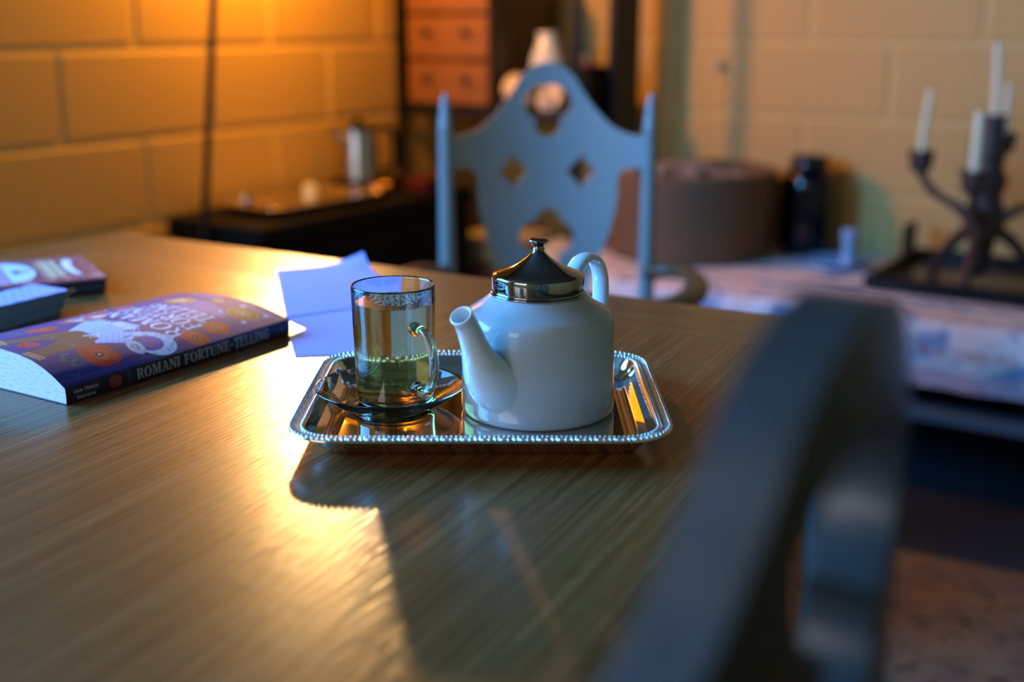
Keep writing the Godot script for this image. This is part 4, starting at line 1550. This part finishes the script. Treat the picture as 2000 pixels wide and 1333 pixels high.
	s = Shape.new()
	s.box(Vector3(.20, .0042, .145), Vector3(.10, .0137, .0725 * sz), .0015)
	var lidm := mat("box_lid", Color.WHITE, .4)
	lidm.albedo_texture = lid_picture()
	for j in s.p.size(): s.u[j] = Vector2(s.p[j].x / .20, clampf(s.p[j].z * sz / .145, 0, 1))
	part("lid", s, lidm, k)
	rng.seed = 9
	s = Shape.new()
	for i in 9:
		var q := Vector2(.02 + rng.randf() * .07, .002 + rng.randf() * .008)
		s.ball(Vector3(q.x, q.y + .0005, .0023 * sz), Vector3(.004, .0022, .0006), 10, 6)
	part("blossom_print", s, mat("print_cream", Color(.62, .60, .50), .5), k)

func page_picture() -> Texture2D:
	return noise_tex(.09, 2, 71, 128, ramp([Color(.86, .86, .86), Color(1, 1, 1), Color(1, 1, 1)]))

func card_picture() -> Texture2D:
	var im := Image.create(384, 224, false, Image.FORMAT_RGB8)
	im.fill(Color(.13, .24, .62))
	for i in 18:
		for j in 11:
			var c := Vector2(i * 22 + 4, j * 22 + 2)
			fill(im, PackedVector2Array([c + Vector2(0, -9), c + Vector2(9, 0), c + Vector2(0, 9), c + Vector2(-9, 0)]), Color(.60, .73, .98))
			fill(im, oval(c, Vector2(3, 3), 0, 10), Color(.25, .36, .72))
	for i in 9: stroke(im, [Vector2(-224 + i * 72, 0), Vector2(40 + i * 72, 224)], 26, Color(.62, .75, .98))
	return ImageTexture.create_from_image(im)

func lid_picture() -> Texture2D:
	var im := Image.create(512, 304, false, Image.FORMAT_RGB8)
	im.fill(Color(.42, .27, .33))
	rng.seed = 31
	for i in 60:
		fill(im, oval(Vector2(rng.randf() * 512, rng.randf() * 304), Vector2(rng.randf_range(8, 24), rng.randf_range(6, 16)), rng.randf() * 3, 16, .2, 5), [Color(.56, .36, .42), Color(.33, .18, .27), Color(.62, .50, .48), Color(.38, .30, .42)][i % 4])
	# crescent label, cream striped block, pale arched label (from the near end)
	fill(im, oval(Vector2(58, 160), Vector2(23, 95), 0, 40), Color(.80, .86, .92))
	fill(im, oval(Vector2(42, 140), Vector2(17, 88), 0, 40), Color(.46, .25, .30))
	fill(im, PackedVector2Array([Vector2(92, 60), Vector2(146, 60), Vector2(146, 262), Vector2(92, 262)]), Color(.66, .62, .50))
	for i in 4: fill(im, PackedVector2Array([Vector2(96 + i * 13, 72), Vector2(102 + i * 13, 72), Vector2(102 + i * 13, 250), Vector2(96 + i * 13, 250)]), [Color(.76, .76, .66), Color(.50, .50, .40)][i % 2])
	for g in [[0.0, Color(.30, .22, .27)], [9.0, Color(.70, .82, .94)]]:
		var arch := PackedVector2Array([Vector2(236, 30 + g[0]), Vector2(236, 280 - g[0])])
		for i in 17:
			var a := PI / 2 + PI * i / 16.0
			arch.append(Vector2(228 + cos(a) * (78 - g[0]), 155 + sin(a) * (125 - g[0])))
		fill(im, arch, g[1])
	fill(im, oval(Vector2(207, 155), Vector2(13, 26), 0, 20, .3, 4), Color(.26, .30, .30))
	fill(im, PackedVector2Array([Vector2(196, 150), Vector2(172, 142), Vector2(172, 172), Vector2(196, 164)]), Color(.42, .48, .48))
	fill(im, PackedVector2Array([Vector2(240, 30), Vector2(330, 30), Vector2(330, 280), Vector2(240, 280)]), Color(.62, .55, .66))
	return ImageTexture.create_from_image(im)

const S := 5200.0      # picture dots per metre on the book

func cp(a: float, w: float) -> Vector2: return Vector2(w * S, a * S)

func poppy(im: Image, a: float, w: float, r: float, ph: float, red := Color(.78, .22, .15)) -> void:
	var c := cp(a, w)
	var dark := red * .62
	fill(im, oval(c, Vector2(r, r) * S, ph, 64, .06, 4, ph), red)
	for i in 5:
		var d := Vector2.from_angle(ph + TAU * i / 5.0) * r * S
		stroke(im, [c + d * .25, c + d * .62 + d.orthogonal() * .12, c + d * .95], 2.4, dark)
	fill(im, oval(c + Vector2(0, r * S * .1), Vector2(r, r) * S * .55, ph + .6, 40, .07, 3, ph), red.lightened(.07))
	var e := oval(c + Vector2(0, r * S * .1), Vector2(r, r) * S * .55, ph + .6, 40, .07, 3, ph)
	for i in 24: stroke(im, [e[i], e[i + 1]], 2.4, dark)
	fill(im, oval(c, Vector2(r, r) * S * .20, 0, 18), Color(.12, .08, .10))
	fill(im, oval(c, Vector2(r, r) * S * .08, 0, 12), Color(.85, .80, .70))

func vine(im: Image, a: float, w: float, k: float, flip: float) -> void:
	var green := Color(.16, .34, .30)
	for v in 3:
		var pts := []
		for i in 22:
			var f := i / 21.0
			var ang := f * 5.2 + v * 1.1
			var r := .012 * k * (1.0 - f * .75)
			pts.append(cp(a + (v - 1) * .008 * k + sin(ang) * r, w + flip * (v - 1) * .009 * k + cos(ang) * r * flip))
		stroke(im, pts, 4.0, green)
	for i in 5:
		var c := cp(a + .004 * k * sin(i * 2.0), w + flip * (.003 * k * (i - 2)))
		fill(im, oval(c, Vector2(17, 6) * k, i * 1.2, 14), green.lightened(.05))

func cover_picture() -> Texture2D:
	var im := Image.create(int(BOOK_W * S), int(BOOK_L * S), false, Image.FORMAT_RGB8)
	var purple := Color(.235, .185, .40)
	im.fill(purple)
	# hinge line near the spine
	fill(im, PackedVector2Array([cp(0, .0052), cp(BOOK_L, .0052), cp(BOOK_L, .0058), cp(0, .0058)]), purple.lightened(.14))
	fill(im, PackedVector2Array([cp(0, 0), cp(BOOK_L, 0), cp(BOOK_L, .0015), cp(0, .0015)]), purple.darkened(.35))
	vine(im, .024, .026, 1.15, 1.0)
	vine(im, .043, .114, 1.0, -1.0)
	# fan of cards
	for q in [[.088, .078, -.55], [.097, .060, -.12], [.086, .040, .45]]:
		var c := cp(q[0], q[1])
		var hx := Vector2(.0115, 0).rotated(q[2]) * S
		var hy := Vector2(0, .021).rotated(q[2]) * S
		fill(im, PackedVector2Array([c - hx - hy, c + hx - hy, c + hx + hy, c - hx + hy]), Color(.66, .72, .87))
		for i in range(-4, 5):
			stroke(im, [c + hx * .92 + hy * (i / 4.5 - .12), c - hx * .92 + hy * (i / 4.5 + .12)], 1.8, Color(.38, .45, .68))
			stroke(im, [c + hx * .92 + hy * (i / 4.5 + .12), c - hx * .92 + hy * (i / 4.5 - .12)], 1.8, Color(.38, .45, .68))
	# two hands and wrists with cuffs
	var skin := Color(.47, .30, .21)
	var line := Color(.25, .14, .10)
	for q in [[.010, .088, .070, .066], [.006, .042, .070, .054]]:
		var a := cp(q[0], q[1])
		var b := cp(q[2], q[3])
		var d := (b - a).normalized()
		var n := d.orthogonal()
		var f := PackedVector2Array([a + n * 42, a + d * 120 + n * 40, a + d * 190 + n * 62, a + d * 270 + n * 66, b + n * 40, b + d * 22, b - n * 40, a + d * 250 - n * 66, a + d * 180 - n * 58, a + d * 110 - n * 40, a - n * 42])
		fill(im, f, skin)
		for i in f.size() - 1: stroke(im, [f[i], f[i + 1]], 2.5, line)
		fill(im, PackedVector2Array([a + n * 46 - d * 14, a + n * 46 + d * 22, a - n * 46 + d * 22, a - n * 46 - d * 14]), Color(.72, .50, .34))
		for i in 5: fill(im, oval(a + n * (-36 + i * 18) + d * 4, Vector2(5, 5), 0, 10), Color(.30, .16, .12))
		# fingers
		for i in 4:
			var st := a + d * (232 + i * 6) + n * (-46 + i * 30)
			stroke(im, [st, st + d * 62 - n * (i - 1.5) * 10, b + d * 8 + n * (-20 + i * 13)], 3.0, line)
		fill(im, oval(a + d * 205 - n * 20, Vector2(10, 7), d.angle(), 12), Color(.62, .42, .30))
	stroke(im, [cp(.078, .053), cp(.066, .058)], 9, Color(.9, .9, .95))
	stroke(im, [cp(.074, .049), cp(.067, .052)], 6, Color(.9, .9, .95))
	poppy(im, .0515, .0225, .0155, .4)
	poppy(im, .0610, .1050, .0135, 1.4)
	poppy(im, .0200, .0660, .0085, 2.1, Color(.76, .20, .20))
	# orange plate with flowers
	fill(im, oval(cp(.112, .113), Vector2(.0165, .0175) * S, 0, 44), Color(.80, .48, .26))
	fill(im, oval(cp(.112, .113), Vector2(.0125, .0135) * S, 0, 40), Color(.84, .62, .42))
	for i in 7:
		var a := TAU * i / 7.0
		fill(im, oval(cp(.112 + sin(a) * .0085, .113 + cos(a) * .0085), Vector2(20, 20), 0, 14, .2, 5), [Color(.35, .30, .62), Color(.78, .30, .16), Color(.86, .80, .70)][i % 3])
	fill(im, oval(cp(.114, .112), Vector2(28, 24), 0, 18, .15, 5), Color(.30, .27, .62))
	fill(im, oval(cp(.092, .119), Vector2(44, 12), .2, 18), Color(.78, .26, .2))
	# saucer and teacup
	fill(im, oval(cp(.1045, .0205), Vector2(.0185, .0185) * S, 0, 48), Color(.80, .82, .90))
	rng.seed = 12
	for i in 40:
		var a := rng.randf() * TAU
		var r := rng.randf_range(.011, .0175)
		fill(im, oval(cp(.1045 + sin(a) * r, .0205 + cos(a) * r), Vector2(8, 3), rng.randf() * 3, 8), [Color(.62, .50, .48), Color(.45, .50, .72), Color(.66, .60, .5)][i % 3])
	fill(im, oval(cp(.0995, .0215), Vector2(.0115, .0140) * S, 0, 40), Color(.33, .30, .60))
	fill(im, oval(cp(.0985, .0170), Vector2(13, 13), 0, 14, .2, 5), Color(.78, .28, .16))
	fill(im, oval(cp(.1010, .0260), Vector2(10, 10), 0, 14, .2, 5), Color(.78, .34, .2))
	for i in 12:
		var a := -.6 + i * .3
		stroke(im, [cp(.0925 + sin(a) * .006, .0325 + cos(a) * .005), cp(.0925 + sin(a + .3) * .006, .0325 + cos(a + .3) * .005)], 8, Color(.48, .31, .22))
	fill(im, oval(cp(.0860, .0205), Vector2(.0105, .0068) * S, .25, 36), Color(.72, .74, .78))
	fill(im, oval(cp(.0858, .0205), Vector2(.0046, .0030) * S, .25, 24), Color(.40, .38, .36))
	fill(im, oval(cp(.0855, .0205), Vector2(.0034, .0020) * S, .25, 24), Color(.66, .68, .72))
	# title: reads with its foot towards the far end
	var white := Color(.86, .90, .97)
	letters(im, "SECRETS", cp(.1135, .046), Vector2(.035 * S, 0), Vector2(0, -.0085 * S), white)
	letters(im, "OF", cp(.1135, .0855), Vector2(.0105 * S, 0), Vector2(0, -.0075 * S), white)
	letters(im, "ROMANI", cp(.1420, .0180), Vector2(.098 * S, 0), Vector2(0, -.0185 * S), white, "Droid Serif", 400)
	letters(im, "FORTUNE-", cp(.1645, .0240), Vector2(.098 * S, 0), Vector2(0, -.0185 * S), white, "Droid Serif", 400)
	letters(im, "TELLING", cp(.1865, .0300), Vector2(.078 * S, 0), Vector2(0, -.0185 * S), white, "Droid Serif", 400)
	poppy(im, .1425, .0125, .0115, .2, Color(.80, .29, .16))
	poppy(im, .1720, .0170, .0115, 1.1, Color(.80, .29, .16))
	poppy(im, .1660, .1270, .0090, 1.0)
	poppy(im, .1380, .1280, .0090, 2.0)
	# smaller lines below the title are only pale dashes in the photograph
	var lav := Color(.56, .47, .68)
	for row in [[.1935, .030, .084], [.2000, .034, .090], [.2065, .046, .102], [.2130, .060, .095], [.2345, .012, .052], [.2365, .075, .110]]:
		var x: float = row[1]
		rng.seed = int(row[0] * 10000)
		while x < row[2]:
			var l := rng.randf_range(.003, .009)
			stroke(im, [cp(row[0], x), cp(row[0], minf(x + l, row[2]))], 15, lav)
			x += l + .0018
	fill(im, oval(cp(.2165, .0285), Vector2(.0150, .0150) * S, 0, 44), Color(.66, .43, .26))
	fill(im, oval(cp(.2165, .0285), Vector2(.0120, .0120) * S, 0, 40, .06, 12), Color(.50, .31, .24))
	fill(im, oval(cp(.2165, .0285), Vector2(.0085, .0085) * S, 0, 36, .12, 8), Color(.70, .48, .30))
	fill(im, oval(cp(.2165, .0285), Vector2(.0022, .0022) * S, 0, 16), Color(.86, .70, .60))
	for q in [Vector2(.014, .014), Vector2(-.014, .014), Vector2(.014, -.014), Vector2(-.014, -.014)]: fill(im, oval(cp(.2165 + q.x, .0285 + q.y), Vector2(13, 13), 0, 14), Color(.78, .72, .80))
	fill(im, oval(cp(.2080, .1000), Vector2(.0160, .0130) * S, 0, 40, .06, 9), Color(.76, .47, .26))
	fill(im, oval(cp(.2080, .1000), Vector2(.0080, .0065) * S, 0, 30, .1, 6), Color(.86, .64, .46))
	fill(im, oval(cp(.2270, .0700), Vector2(.0080, .0050) * S, .3, 24), Color(.74, .46, .28))
	for i in 5: fill(im, oval(cp(.1270 + i * .0065, .1365), Vector2(11, 11), 0, 12), [Color(.70, .68, .78), Color(.46, .42, .74)][i % 2])
	return ImageTexture.create_from_image(im)

func spine_picture() -> Texture2D:
	var q := 6400.0
	var hh := .0142
	var im := Image.create(int(BOOK_L * q), int(hh * q), false, Image.FORMAT_RGB8)
	im.fill(Color(.085, .085, .16))
	var pale := Color(.80, .78, .74)
	var box := func(words: String, a0: float, a1: float, y0: float, y1: float, face: String, wt: int, c: Color) -> void:
		letters(im, words, Vector2(a0, hh - y0) * q, Vector2((a1 - a0) * q, 0), Vector2(0, -(y1 - y0) * q), c, face, wt)
	box.call("Von Thiele", .0070, .0300, .0078, .0110, "Droid Sans", 700, pale)
	box.call("Stevens", .0095, .0270, .0022, .0052, "Droid Sans", 700, pale)
	var c := Vector2(.0465, hh * .5) * q
	fill(im, oval(c, Vector2(.0062, .0056) * q, .3, 56, .05, 4), Color(.66, .20, .14))
	fill(im, oval(c, Vector2(.0018, .0016) * q, .3, 18), Color(.12, .06, .08))
	fill(im, oval(c, Vector2(.0006, .0006) * q, .3, 10), Color(.85, .8, .7))
	for i in 5: stroke(im, [c + Vector2.from_angle(i * 1.26 + .3) * 14, c + Vector2.from_angle(i * 1.26 + .5) * 35], 2, Color(.42, .12, .09))
	letters(im, "SECRETS", Vector2(.0590, .0014) * q, Vector2(0, .0114 * q), Vector2(.0016 * q, 0), Color(.40, .40, .44), "Droid Serif", 700)
	letters(im, "OF", Vector2(.0625, .0052) * q, Vector2(0, .0036 * q), Vector2(.0016 * q, 0), Color(.40, .40, .44), "Droid Serif", 700)
	box.call("ROMANI", .0675, .1130, .0028, .0118, "Droid Serif", 700, Color(.74, .75, .76))
	box.call("FORTUNE", .1175, .1690, .0028, .0118, "Droid Serif", 700, Color(.74, .75, .76))
	box.call("-", .1705, .1735, .0066, .0080, "Droid Serif", 700, Color(.74, .75, .76))
	box.call("TELLING", .1750, .2180, .0028, .0118, "Droid Serif", 700, Color(.74, .75, .76))
	fill(im, oval(Vector2(.2355, hh * .5) * q, Vector2(.002, .002) * q, 0, 16), Color(.24, .24, .34))
	return ImageTexture.create_from_image(im)
